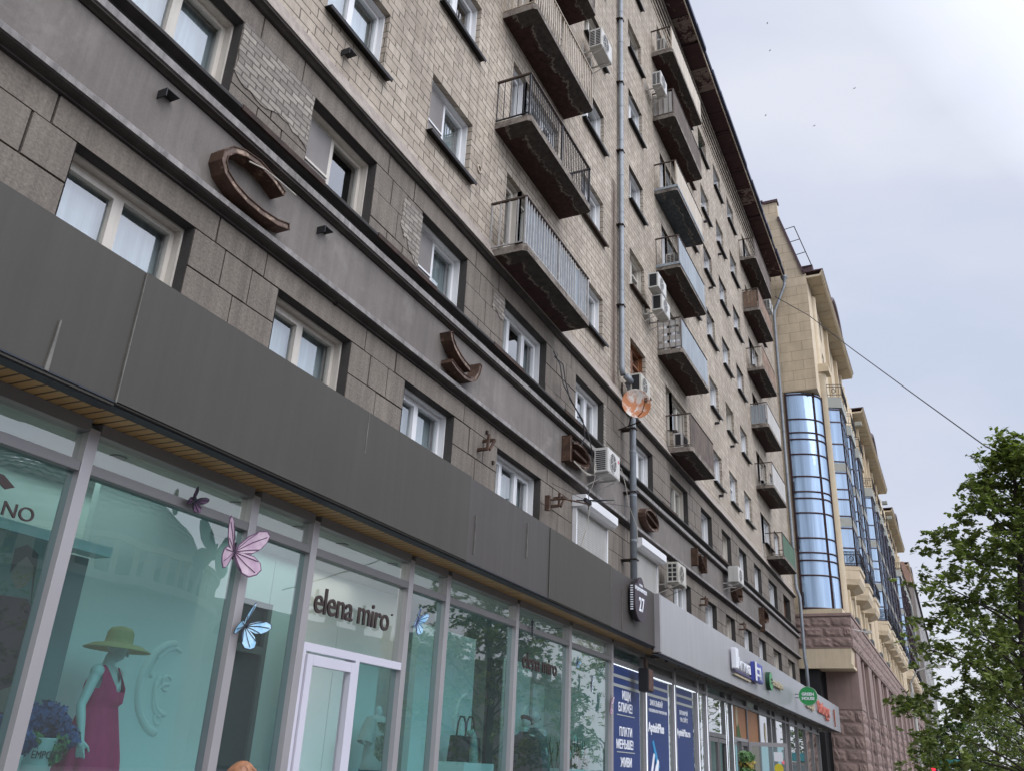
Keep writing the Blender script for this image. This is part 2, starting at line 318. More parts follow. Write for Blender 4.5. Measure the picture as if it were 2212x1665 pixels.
BEIGES = M('smooth beige stone', (.53, .44, .31), .8, var=.08, vs=1.5, streak=.08, fine=.05)
PINK = m_ashlar('rough pink stone', (.235, .165, .145), (.28, .20, .175), (.30, .22, .20), 1.6, .62, .09, .02, 4.5)
PINKS = M('smooth pink stone', (.25, .18, .158), .75, var=.12, vs=2, streak=.1)
BROWNF = M('maroon glazing frame', (.045, .022, .024), .45, .2)
BGLASS = m_mirror('blue coated glazing', (.42, .52, .66), (.17, .235, .31))
IRON = M('wrought iron', (.012, .012, .014), .5, .3)
GREYST = M('grey green capping', (.30, .31, .28), .8, var=.08)
COPING = M('maroon coping', (.075, .042, .048), .5, .2, var=.1)
GREYB = M('grey street render', (.23, .215, .205), .9, var=.12, vs=.4, streak=.1)
PINKB = M('terracotta parapet', (.30, .20, .165), .85, var=.08, vs=.5)
CABLE = M('cable', (.03, .03, .032), .6)
CABLEW = M('pale cable', (.45, .42, .36), .6)
BARK = M('bark', (.045, .036, .03), .95, var=.3, vs=6, fine=.3, fs=20, bump=.6)

# ------------------------------------------------------------------ mesh helpers
class MB:
    def __init__(s): s.v = []; s.f = []
    def add(s, vs, fs):
        o = len(s.v); s.v += [tuple(p) for p in vs]; s.f += [tuple(i+o for i in q) for q in fs]; return s
    def box(s, x0, x1, y0, y1, z0, z1):
        if x0 > x1: x0, x1 = x1, x0
        if y0 > y1: y0, y1 = y1, y0
        if z0 > z1: z0, z1 = z1, z0
        return s.add([(x0, y0, z0), (x1, y0, z0), (x1, y1, z0), (x0, y1, z0), (x0, y0, z1), (x1, y0, z1), (x1, y1, z1), (x0, y1, z1)],
                     [(0, 3, 2, 1), (4, 5, 6, 7), (0, 1, 5, 4), (1, 2, 6, 5), (2, 3, 7, 6), (3, 0, 4, 7)])
    def prism(s, poly, a0, a1, ax='y'):
        """polygon in the plane across axis ax, pushed from a0 to a1"""
        def P(p, a): return {'y': (p[0], a, p[1]), 'x': (a, p[0], p[1]), 'z': (p[0], p[1], a)}[ax]
        n = len(poly); vs = [P(p, a0) for p in poly] + [P(p, a1) for p in poly]
        fs = [tuple(range(n)), tuple(range(2*n-1, n-1, -1))] + [(i, i+n, (i+1) % n+n, (i+1) % n) for i in range(n)]
        return s.add(vs, fs)
    def tube(s, pts, r, n=8, cap=True):
        pts = [Vector(p) for p in pts]; rs = r if isinstance(r, (list, tuple)) else [r]*len(pts)
        rings = []; up = Vector((0, 0, 1))
        for i, p in enumerate(pts):
            d = (pts[min(i+1, len(pts)-1)]-pts[max(i-1, 0)]).normalized()
            a = d.cross(up)
            if a.length < .05: a = d.cross(Vector((1, 0, 0)))
            if a.length < .05: a = d.cross(Vector((0, 1, 0)))
            a.normalize(); b = a.cross(d); up = b
            rings.append([p+rs[i]*(math.cos(2*PI*k/n)*a+math.sin(2*PI*k/n)*b) for k in range(n)])
        vs = [q for rg in rings for q in rg]; fs = []
        for i in range(len(pts)-1):
            for k in range(n): fs.append((i*n+k, i*n+(k+1) % n, (i+1)*n+(k+1) % n, (i+1)*n+k))
        if cap: fs += [tuple(range(n-1, -1, -1)), tuple((len(pts)-1)*n+k for k in range(n))]
        return s.add(vs, fs)
    def lathe(s, prof, c=(0, 0, 0), n=24, sx=1, sy=1, a0=0, a1=2*PI):
        full = abs(a1-a0-2*PI) < 1e-6; m = n if full else n+1; vs = []
        for rr, z in prof:
            for k in range(m):
                a = a0+(a1-a0)*k/n; vs.append((c[0]+rr*sx*math.cos(a), c[1]+rr*sy*math.sin(a), c[2]+z))
        fs = []
        for i in range(len(prof)-1):
            for k in range(n):
                k2 = (k+1) % m; fs.append((i*m+k, i*m+k2, (i+1)*m+k2, (i+1)*m+k))
        return s.add(vs, fs)
    def sphere(s, c, rx, ry=None, rz=None, n=12, m=8):
        ry = ry or rx; rz = rz or rx
        prof = [(math.sin(PI*i/m), -math.cos(PI*i/m)) for i in range(m+1)]
        vs = []
        for a, z in prof:
            for k in range(n): vs.append((c[0]+rx*a*math.cos(2*PI*k/n), c[1]+ry*a*math.sin(2*PI*k/n), c[2]+rz*z))
        fs = [(i*n+k, i*n+(k+1) % n, (i+1)*n+(k+1) % n, (i+1)*n+k) for i in range(m) for k in range(n)]
        return s.add(vs, fs)
    def capsule(s, p, r1, q, r2, n=12):
        p = Vector(p); q = Vector(q); d = (q-p); L = d.length; d.normalize()
        a = d.orthogonal().normalized(); b = d.cross(a); rings = []
        for i in range(5):
            t = PI/2*i/4; rings.append((p-d*r1*math.cos(t), r1*math.sin(t)))
        for i in range(5):
            t = PI/2*i/4; rings.append((q+d*r2*math.sin(t), r2*math.cos(t)))
        vs = [c+rr*(math.cos(2*PI*k/n)*a+math.sin(2*PI*k/n)*b) for c, rr in rings for k in range(n)]
        fs = [(i*n+k, i*n+(k+1) % n, (i+1)*n+(k+1) % n, (i+1)*n+k) for i in range(9) for k in range(n)]
        return s.add(vs, fs)
    def xf(s, mat, start=0):
        for i in range(start, len(s.v)): s.v[i] = tuple(mat @ Vector(s.v[i]))
        return s
    def mesh(s, name, mat, smooth=False):
        me = bpy.data.meshes.new(name); me.from_pydata(s.v, [], s.f)
        bm = bmesh.new(); bm.from_mesh(me); bmesh.ops.recalc_face_normals(bm, faces=bm.faces); bm.to_mesh(me); bm.free()
        for m in (mat if isinstance(mat, (list, tuple)) else [mat]): me.materials.append(m)
        if smooth: me.polygons.foreach_set('use_smooth', [True]*len(me.polygons))
        return me
    def build(s, name, mat, parent=None, smooth=False, bevel=0, loc=None):
        o = bpy.data.objects.new(name, s.mesh(name, mat, smooth)); COL.objects.link(o)
        if parent is not None: o.parent = parent
        if loc is not None: o.location = loc
        if bevel:
            b = o.modifiers.new('bevel', 'BEVEL'); b.width = bevel; b.segments = 2; b.limit_method = 'ANGLE'
        return o
def tag(o, label, cat, group=None, kind=None):
    if label: o['label'] = label
    if cat: o['category'] = cat
    if group: o['group'] = group
    if kind: o['kind'] = kind
    return o
def thing(name, label, cat, loc=(0, 0, 0), rz=0, group=None):
    o = bpy.data.objects.new(name, None); o.empty_display_size = .2; COL.objects.link(o)
    o.location = loc; o.rotation_euler.z = rz; return tag(o, label, cat, group)
def inst(name, me, parent, loc):
    o = bpy.data.objects.new(name, me); COL.objects.link(o); o.parent = parent; o.location = loc; return o
def text(body, size, loc, parent, mat, name='lettering', extrude=.01, rot=(PI/2, 0, 0), xs=1, bold=0, align='LEFT', space=1, line=1, shear=0):
    c = bpy.data.curves.new(name, 'FONT'); c.body = body; c.size = size; c.extrude = extrude; c.offset = bold
    c.align_x = align; c.space_character = space; c.space_line = line; c.shear = shear; c.resolution_u = 4
    o = bpy.data.objects.new(name, c); COL.objects.link(o)
    bpy.context.view_layer.update()
    me = bpy.data.meshes.new_from_object(o.evaluated_get(bpy.context.evaluated_depsgraph_get()))
    bpy.data.objects.remove(o)
    me.name = name; me.materials.clear(); me.materials.append(mat)
    o = bpy.data.objects.new(name, me); COL.objects.link(o)
    o.location = loc; o.rotation_euler = rot; o.scale = (xs, 1, 1)
    if parent is not None: o.parent = parent
    return o

# ------------------------------------------------------------------ ground
asph = M('asphalt', (.05, .05, .052), .9, var=.2, vs=1, fine=.25, fs=40, bump=.3)
m, t = newmat('paving'); p_ = pos(t); x_, y_, z_ = sep(t, p_)
b_ = t.nodes.new('ShaderNodeTexBrick'); t.links.new(p_, b_.inputs[0]); b_.inputs['Scale'].default_value = 1; b_.inputs['Brick Width'].default_value = .4; b_.inputs['Row Height'].default_value = .2
b_.inputs['Mortar Size'].default_value = .006; b_.inputs['Color1'].default_value = (.25, .235, .22, 1); b_.inputs['Color2'].default_value = (.30, .28, .26, 1); b_.inputs['Mortar'].default_value = (.1, .1, .1, 1)
princ(t, mixc(t, 1, b_.outputs[0], ramp(t, noise(t, p_, .8, 5), [(.3, (.8,)*3), (.7, (1.15,)*3)]), 'MULTIPLY'), .85, 0, .3, b_.outputs['Fac'], .3)
PAVE = m
o = MB().box(-500, 900, -600, 600, -.4, -.15).build('ground', asph); o['kind'] = 'structure'
o = MB().box(-60, 400, -4.0, 8, -.16, 0).build('pavement', PAVE); o['kind'] = 'structure'
o = MB().box(-60, 400, -4.3, -4.005, -.16, .02).build('kerb', M('kerb granite', (.28, .27, .26), .8, var=.15)); o['kind'] = 'structure'
o = MB().box(-60, 400, -46, -30, -.16, 0).build('far_pavement', PAVE); o['kind'] = 'structure'
mk = MB()
for k in range(40): mk.box(-40+k*9, -36+k*9, -15.1, -14.95, -.149, -.145)
o = mk.build('road_marking', M('road paint', (.7, .7, .68), .8)); o['kind'] = 'structure'

# ------------------------------------------------------------------ apartment building
D = 6.9; ROOFZ = 29.7; XR = 48.4; XL = -8
APT = thing('apartment_building', 'long nine-storey block of pale brick over two dark roughcast storeys, with rusty balconies', 'building', (20, D, 0))
def ap(mb, name, mat, **k):
    o = mb.build(name, mat, None, **k); o.parent = APT; o.matrix_parent_inverse = Matrix.Translation((-20, -D, 0)); return o
def seen(x, y, z, mg=.16):
    d = Vector((x, y, z-1.6)); wz = d.dot(f)
    if wz < .5: return False
    F = 1889.66/2212; a = F*d.dot(r)/wz; b = F*d.dot(u)/wz
    return abs(a) < .5+mg and abs(b) < (.5+mg)*770/1024
A_COLS = [(-1.75, -.2), (1.25, 2.8), (4.25, 5.80), (7.25, 8.80), (10.22, 11.77), (13.4, 15.38), (17.16, 19.12), (21.18, 23.2), (25.0, 27.0), (28.82, 30.39), (31.84, 33.30), (34.85, 36.4), (37.8, 39.3), (41.1, 43.15), (45.0, 47.0)]
B_COLS = [(-1.7, -.2), (1.3, 2.85), (4.33, 5.84), (7.30, 8.84), (10.23, 11.81), (13.38, 15.43), (17.16, 19.02), (21.18, 23.16), (24.98, 27.0), (28.74, 30.24), (31.77, 33.3), (34.77, 36.2), (37.76, 39.3), (41.1, 43.2), (45.0, 46.96)]
A_Z = (5.45, 6.88); B_Z = (8.66, 9.93)
U_COLS = [(-1.65, -.2), (1.3, 2.75), (4.25, 5.72), (7.22, 8.69), (10.10, 11.60), (17.28, 18.92), (21.2, 22.62), (28.05, 29.52), (30.93, 32.38), (33.72, 35.2), (36.55, 38.1), (43.6, 45.1)]
U_SILL = [11.50, 14.48, 17.47, 20.50, 23.48, 26.55]
BALC = [(12.5, 15.9), (24.0, 27.5), (39.4, 42.95)]
DOORS = [(13.15, 13.87, 15.72), (24.7, 25.42, 27.25), (40.1, 40.82, 42.65)]
def wall_grid(mb, x0, x1, z0, z1, y, holes, dep):
    xs = sorted({x0, x1, *[h[0] for h in holes], *[h[1] for h in holes]}); zs = sorted({z0, z1, *[h[2] for h in holes], *[h[3] for h in holes]})
    for i in range(len(xs)-1):
        for j in range(len(zs)-1):
            cx = (xs[i]+xs[i+1])/2; cz = (zs[j]+zs[j+1])/2
            if any(h[0] < cx < h[1] and h[2] < cz < h[3] for h in holes): continue
            mb.add([(xs[i], y, zs[j]), (xs[i+1], y, zs[j]), (xs[i+1], y, zs[j+1]), (xs[i], y, zs[j+1])], [(0, 1, 2, 3)])
def reveals(mb, holes, y, dep):
    for a, b, c, d in holes:
        e = y+dep
        mb.add([(a, y, c), (a, e, c), (a, e, d), (a, y, d)], [(0, 1, 2, 3)]); mb.add([(b, y, c), (b, e, c), (b, e, d), (b, y, d)], [(0, 3, 2, 1)])
        mb.add([(a, y, d), (a, e, d), (b, e, d), (b, y, d)], [(0, 1, 2, 3)]); mb.add([(a, y, c), (a, e, c), (b, e, c), (b, y, c)], [(0, 3, 2, 1)])
lowh = []; lowwin = []
for cols, (z0, z1), rowname in ((A_COLS, A_Z, 'A'), (B_COLS, B_Z, 'B')):
    for a, b in cols:
        if seen(a, D, z1) or seen(b, D, z1) or seen(b, D, z0): lowh.append((a, b, z0, z1)); lowwin.append((a, b, z0, z1, rowname))
uph = []; upwin = []; upbalc = []
for k, zs in enumerate(U_SILL):
    for a, b in U_COLS:
        if any(seen(q, D, zz, .11) for q in (a, b) for zz in (zs, zs+1.3)): uph.append((a, b, zs, zs+1.31)); upwin.append((a, b, zs, zs+1.31, k))
    for s_, (a, m1, b) in enumerate(DOORS):
        if any(seen(q, D, zz, .06) for q in (a, b) for zz in (zs-.9, zs+1.3)):
            uph.append((a, m1, zs-.9, zs+1.31)); uph.append((m1, b, zs, zs+1.31)); upbalc.append((s_, k, zs))
# main walls
w_ = MB(); wall_grid(w_, XL, XR, 10.34, ROOFZ, D, [h for h in uph], .3)
wob = [h for h in uph]
ap(w_, 'brick_wall', BRICK)
for h_ in uph: rv = MB(); reveals(rv, [h_], D, .32); ap(rv, 'brick_reveal', BRICK)
w_ = MB(); wall_grid(w_, XL, XR, 4.9, 7.24, D+.03, [h for h in lowh if h[3] < 8], .3); wall_grid(w_, XL, XR, 8.3, 10.34, D+.03, [h for h in lowh if h[3] > 8], .3)
ap(w_, 'joint_backing', JOINT)
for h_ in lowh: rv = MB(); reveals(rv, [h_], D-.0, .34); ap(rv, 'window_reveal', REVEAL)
# shell of the block
ap(MB().add([(XL, D, 0), (XL, 20, 0), (XL, 20, ROOFZ), (XL, D, ROOFZ), (XR, D, 0), (XR, 20, 0), (XR, 20, ROOFZ), (XR, D, ROOFZ)], [(0, 1, 2, 3), (4, 7, 6, 5), (1, 5, 6, 2)]), 'end_wall', M('end wall brick', (.30, .25, .205), .9, var=.15))
im = MB(); im.add([(XL+.1, D+1.1, 4.9), (XR-.1, D+1.1, 4.9), (XR-.1, D+1.1, ROOFZ), (XL+.1, D+1.1, ROOFZ)], [(0, 1, 2, 3)])
for k in range(9): im.box(XL+.1, XR-.1, D+.35, D+1.09, 7.6+3*k-(.0 if k else .0), 7.62+3*k)
ap(im, 'interior_wall', ROOM)
# roughcast blocks, built one by one so that the joints are real
bl = MB(); rnd = random.Random(5)
def block(x0, x1, z0, z1):
    g = .009; j = rnd.uniform(-.006, .006)
    y0 = D+j; gx = g+rnd.uniform(0, .005)
    if x1-x0 < .06: return
    bl.add([(x0+gx, y0, z0+g), (x1-gx, y0, z0+g), (x1-gx, y0, z1-g), (x0+gx, y0, z1-g), (x0+gx, D+.034, z0+g), (x1-gx, D+.034, z0+g), (x1-gx, D+.034, z1-g), (x0+gx, D+.034, z1-g)],
           [(0, 1, 2, 3), (0, 4, 5, 1), (3, 2, 6, 7), (0, 3, 7, 4), (1, 5, 6, 2)])
def course(x0, x1, z0, z1, joints):
    js = [x0]+[j for j in sorted(joints) if x0 < j < x1]+[x1]
    for a, b in zip(js, js[1:]):
        block(a, b, z0, z1)
def clad(cols, z_lo, z_open, z_top, zs, lint):
    prev = XL
    cc = [c for c in cols]
    edges = [(XL, cc[0][0])]+[(cc[i][1], cc[i+1][0]) for i in range(len(cc)-1)]+[(cc[-1][1], XR)]
    lj = []
    for a, b in edges:
        lj += [a+.32, b-.3] if b-a > 1 else [(a+b)/2]
        for i in range(len(zs)-1):
            wd = b-a
            js = [a+wd*.34, a+wd*.66] if i % 2 == 0 else [a+wd*.5]
            if wd < 1: js = [(a+b)/2]
            course(a, b, zs[i+1], zs[i], js)
    course(XL, XR, lint[0], lint[1], lj)
clad(A_COLS, 0, 0, 0, [6.875, 6.40, 5.93, 5.46], (6.875, 7.22)); course(XL, XR, 4.98, 5.455, [XL+k*1.1 for k in range(60)])
clad(B_COLS, 0, 0, 0, [9.945, 9.475, 8.99, 8.64], (9.945, 10.325))
ap(bl, 'block_cladding', STONE)
# patches where the roughcast has fallen away from the brick
def patch(x0, x1, z0, z1, n, ov=.10, y=D-.014, skew=0):
    pts = []; rr = random.Random(int(x0*100))
    for k in range(n): pts.append((x0+(x1-x0)*k/n, z0+rr.uniform(-ov, ov)+skew*(1-k/n)))
    for k in range(n//2): pts.append((x1+rr.uniform(-ov*.2, 0), z0+(z1-z0)*k/(n//2)))
    for k in range(n): pts.append((x1-(x1-x0)*k/n, z1+rr.uniform(-ov*.15, 0)))
    for k in range(n//2): pts.append((x0+rr.uniform(0, ov*.5), z1-(z1-z0-skew)*k/(n//2)))
    return MB().prism(pts, y, D+.02)
ap(patch(5.845, 7.29, 9.05, 9.95, 14, .08, skew=.1), 'exposed_brick', EXPOSED)
ap(patch(9.62, 10.225, 8.85, 9.84, 9, .07, skew=.45), 'exposed_brick', EXPOSED)
ap(patch(12.86, 13.37, 9.42, 9.86, 8, .06, skew=.1), 'exposed_brick', EXPOSED)
ap(MB().box(19.03, 19.2, D-.012, D+.02, 8.66, 9.93), 'exposed_brick', EXPOSED)
# string courses: x-extruded profiles (y, z)
def strip(name, prof, mat, x0=XL, x1=XR, wob=0, step=1.3, seed=0):
    rr = random.Random(seed); mb = MB(); n = max(1, int((x1-x0)/step)); m = len(prof); vs = []
    for i in range(n+1):
        x = x0+(x1-x0)*i/n; dz = rr.uniform(-wob, wob); dy = rr.uniform(-wob, wob)
        for (y, z) in prof: vs.append((x, y+(dy if y < D-.05 else 0), z+dz))
    fs = [(i*m+k, (i+1)*m+k, (i+1)*m+(k+1) % m, i*m+(k+1) % m) for i in range(n) for k in range(m)]
    fs += [tuple(range(m)), tuple(n*m+k for k in range(m-1, -1, -1))]
    mb.add(vs, fs); return ap(mb, name, mat)
strip('moulding', [(D+.02, 7.215), (6.86, 7.215), (6.86, 7.235), (6.80, 7.245), (6.755, 7.262), (6.755, 7.275), (D+.02, 7.275)], SOOT, wob=.003)
strip('ledge', [(D+.02, 7.276), (6.735, 7.276), (6.735, 7.345), (6.82, 7.42), (D+.02, 7.43)], LEDGE, wob=.003)
strip('render_band', [(D+.02, 7.431), (6.835, 7.431), (6.835, 8.236), (D+.02, 8.236)], BAND)
strip('groove', [(D+.02, 8.237), (6.85, 8.237), (6.85, 8.252), (D+.02, 8.252)], SOOT)
strip('moulding', [(D+.02, 8.253), (6.82, 8.253), (6.79, 8.27), (6.74, 8.272), (6.74, 8.30), (D+.02, 8.30)], SOOT, wob=.002)
strip('ledge', [(D+.02, 8.301), (6.715, 8.301), (6.715, 8.40), (D+.02, 8.44)], LEDGE, wob=.003)
strip('cornice_cap', [(D+.02, 8.441), (6.84, 8.441), (6.80, 8.53), (6.67, 8.545), (6.665, 8.575), (6.67, 8.59), (D+.02, 8.635)], M('sooty cap', (.034, .030, .028), .7, var=.4, vs=3), wob=.004, step=.7, seed=3)
strip('moulding', [(D+.02, 10.327), (6.86, 10.327), (6.82, 10.352), (6.78, 10.36), (6.775, 10.39), (D+.02, 10.39)], SOOT, wob=.006, seed=5)
strip('plaster_strip', [(D+.02, 10.391), (6.755, 10.391), (6.76, 10.42), (6.85, 10.60), (6.893, 10.76), (D+.02, 10.78)], STRIP, wob=.006, seed=6)
# sections of rusted cap
for a, b in ((5.9, 7.5), (8.8, 10.5), (12.6, 13.9), (16.0, 17.3), (23.3, 24.9), (30.3, 31.7)):
    ap(MB().prism([(6.66, 8.53), (6.655, 8.60), (D-.02, 8.655), (D-.02, 8.58)], a, b, 'x'), 'rusted_cap', RUSTSILL)
# brick steps under the eaves
cs = MB()
for k, (dz, dy) in enumerate(((28.35, .03), (28.62, .055), (28.89, .08), (29.16, .12), (29.42, .16))): cs.box(XL, XR-.02, D-dy, D+.02, dz, dz+.14)
ap(cs, 'brick_cornice', BRICK)
rr = random.Random(4); ev = MB(); xs = [XL]
while xs[-1] < XR-.2: xs.append(min(XR-.1, xs[-1]+1.5))
for a, b in zip(xs, xs[1:]):
    dz = rr.uniform(-.03, .03); ev.box(a, b-.012, 6.04+rr.uniform(-.02, .02), D+.02, 29.66+dz, 29.70+dz)
ap(ev, 'eave', EAVE)
ap(MB().box(XL, XR-.05, 6.01, 6.045, 29.62, 29.80), 'eave_trim', CREAM)
rf = MB(); n = 40
for i in range(n):
    a = XL+(XR-XL)*i/n; b = XL+(XR-XL)*(i+1)/n; s1 = rr.uniform(-.035, .035)
    rf.box(a, b+.02, 5.90+s1, 6.005, 29.74+s1*.6, 29.93+s1*.6)
ap(rf, 'roof_edge', BLUEMETAL)
ap(MB().prism([(5.92, 29.86), (13, 33.2), (20, 29.9), (20, 29.71), (6.05, 29.81)], XL, XR-.08, 'x'), 'roof', ROOF)

# ---- windows
WM = {}
def window_meshes(wd, h, style, L0, L1, cur):
    key = (round(wd, 2), round(h, 2), style, L0, cur)
    if key in WM: return WM[key]
    fm = {'pvc': PVC, 'old': PVCOLD, 'wood': WOOD, 'green': GREENWOOD}.get(style.split('_')[0], PVC)
    fr = MB(); t = .028; e = L1
    if style != 'wood' and style != 'green':
        fr.box(wd-t, wd-.002, L0, e, .0, h-.002); fr.box(.002, t, L0, e, .0, h-.002); fr.box(t, wd-t, L0, e, h-t, h-.003)
    b0, b1 = t, wd-t; fw = .06; ys = (e-.075, e-.005)
    fr.box(b0, b0+fw, *ys, 0.02, h-t); fr.box(b1-fw, b1, *ys, 0.02, h-t); fr.box(b0+fw, b1-fw, *ys, 0.02, .02+fw); fr.box(b0+fw, b1-fw, *ys, h-t-fw, h-t)
    nd = 3 if wd > 1.8 else (1 if wd < .9 else 2)
    ws = [b0+(b1-b0)*k/nd for k in range(nd+1)]
    for k in range(1, nd): fr.box(ws[k]-.042, ws[k]+.042, ys[0]-.006, ys[1]-.002, .02+fw, h-t-fw)
    for k in range(nd):
        a, c = ws[k]+(.042 if k else fw), ws[k+1]-(.042 if k < nd-1 else fw); s = .045; z0, z1 = .02+fw, h-t-fw
        if (k % 2 == 0) or 'two' in style:
            fr.box(a, a+s, ys[0]-.012, ys[1]-.01, z0, z1); fr.box(c-s, c, ys[0]-.012, ys[1]-.01, z0, z1)
            fr.box(a+s, c-s, ys[0]-.012, ys[1]-.01, z0, z0+s); fr.box(a+s, c-s, ys[0]-.012, ys[1]-.01, z1-s, z1)
    if 'vent' in style: fr.box(b1-(b1-b0)*.42, b1-fw, ys[0]-.01, ys[1]-.012, h*.62, h*.62+.05)
    if 'door' in style: fr.box(b0+fw, b1-fw, ys[0]+.01, ys[1]-.01, .08, .78)
    gl = MB(); y = e-.035
    for k in range(nd): gl.add([(ws[k]+.03, y, .06), (ws[k+1]-.03, y, .06), (ws[k+1]-.03, y, h-t-.04), (ws[k]+.03, y, h-t-.04)], [(0, 1, 2, 3)])
    cu = MB(); y = e+.10
    def folds(a, b, z0, z1, amp=.012):
        n = max(4, int((b-a)/.05)); vs = []
        for i in range(n+1):
            xx = a+(b-a)*i/n; yy = y+amp*(1 if i % 2 else -1); vs += [(xx, yy, z0), (xx, yy, z1)]
        cu.add(vs, [(2*i, 2*i+2, 2*i+3, 2*i+1) for i in range(n)])
    if cur == 1: folds(0, wd, 0, h)
    elif cur == 2: folds(0, wd*.5, 0, h)
    elif cur == 3: folds(wd*.55, wd, 0, h)
    elif cur == 4: folds(0, wd, h*.45, h, .001)
    elif cur == 5: folds(0, wd*.28, 0, h); folds(wd*.74, wd, 0, h)
    sc = None
    if 'screen' in style:
        sc = MB(); sc.add([(b0+.05, ys[0]-.02, .06), (ws[1]-.04, ys[0]-.02, .06), (ws[1]-.04, ys[0]-.02, h-t-.05), (b0+.05, ys[0]-.02, h-t-.05)], [(0, 1, 2, 3)])
        fr.box(b0+.04, ws[1]-.03, ys[0]-.04, ys[0]-.022, h*.38, h*.38+.035)
    WM[key] = (fr.mesh('window', fm), gl.mesh('pane', PANE), cu.mesh('curtain', CURT) if cu.v else None, sc.mesh('insect_screen', NET) if sc else None)
    return WM[key]
SM = {}
def sill_mesh(wd, mat, dep=.11):
    key = (round(wd, 2), mat.name)
    if key not in SM:
        mb = MB(); mb.prism([(-dep-.02, -.055), (-dep-.028, .0), (.2, .03), (.2, .012), (-dep, -.012), (-dep, -.055)], -.05, wd+.11, 'x'); SM[key] = mb.mesh('sill', mat)
    return SM[key]
rw = random.Random(21)
def place_window(a, b, z0, z1, style, cur, L0, L1, sill=None):
    fr, gl, cu, sc = window_meshes(b-a, z1-z0, style, L0, L1, cur)
    o = inst('window', fr, APT, (a-20, 0, z0))
    inst('pane', gl, o, (0, 0, 0))
    if cu: inst('curtain', cu, o, (0, 0, 0))
    if sc: inst('insect_screen', sc, o, (0, 0, 0))
    if sill: inst('sill', sill_mesh(b-a, sill), o, (0, 0, 0))
    return o
SPEC = {('A', 4.25): ('old', 4), ('A', 7.25): ('old', 4), ('A', 10.22): ('pvc', 4), ('A', 13.4): ('pvc', 4), ('B', 4.33): ('old', 4), ('B', 7.30): ('old_screen', 2), ('B', 10.23): ('pvc_screen', 3), ('B', 13.38): ('pvc', 5), ('B', 17.16): ('pvc_two', 4), ('B', 45.0): ('wood', 0)}
for a, b, z0, z1, rn in lowwin:
    if rn == 'A' and a in (17.16, 21.18): continue      # behind roller shutters
    st, cu = SPEC.get((rn, a), (rw.choice(['pvc', 'pvc', 'pvc_two', 'old']), rw.choice([2, 4, 5, 1, 1])))
    place_window(a, b, z0, z1, st, cu, .15, .33)
for a, b, z0, z1, k in upwin:
    st = rw.choice(['pvc', 'pvc', 'pvc_two', 'pvc_screen', 'pvc_vent', 'old']); cu = rw.choice([0, 1, 2, 3, 4, 5])
    if (a, k) == (10.10, 0): st, cu = 'pvc_screen', 3
    if a == 21.2 and k == 0: st = 'wood_vent'
    if a == 21.2 and k == 1: st = 'old_vent'
    if a == 30.93 and k == 5: st = 'green'
    place_window(a, b, z0, z1, st, cu, .10, .27, RUSTSILL if (a == 21.2 and k < 2) or rw.random() < .12 else SILL)
for s_, k, zs in upbalc:
    a, m1, b = DOORS[s_]
    st = rw.choice(['pvc', 'pvc', 'old'])
    place_window(a, m1, zs-.9, zs+1.31, st+'_door', 0, .10, .27)
    place_window(m1, b, zs, zs+1.31, st, rw.choice([0, 2, 4]), .10, .27, SILL)

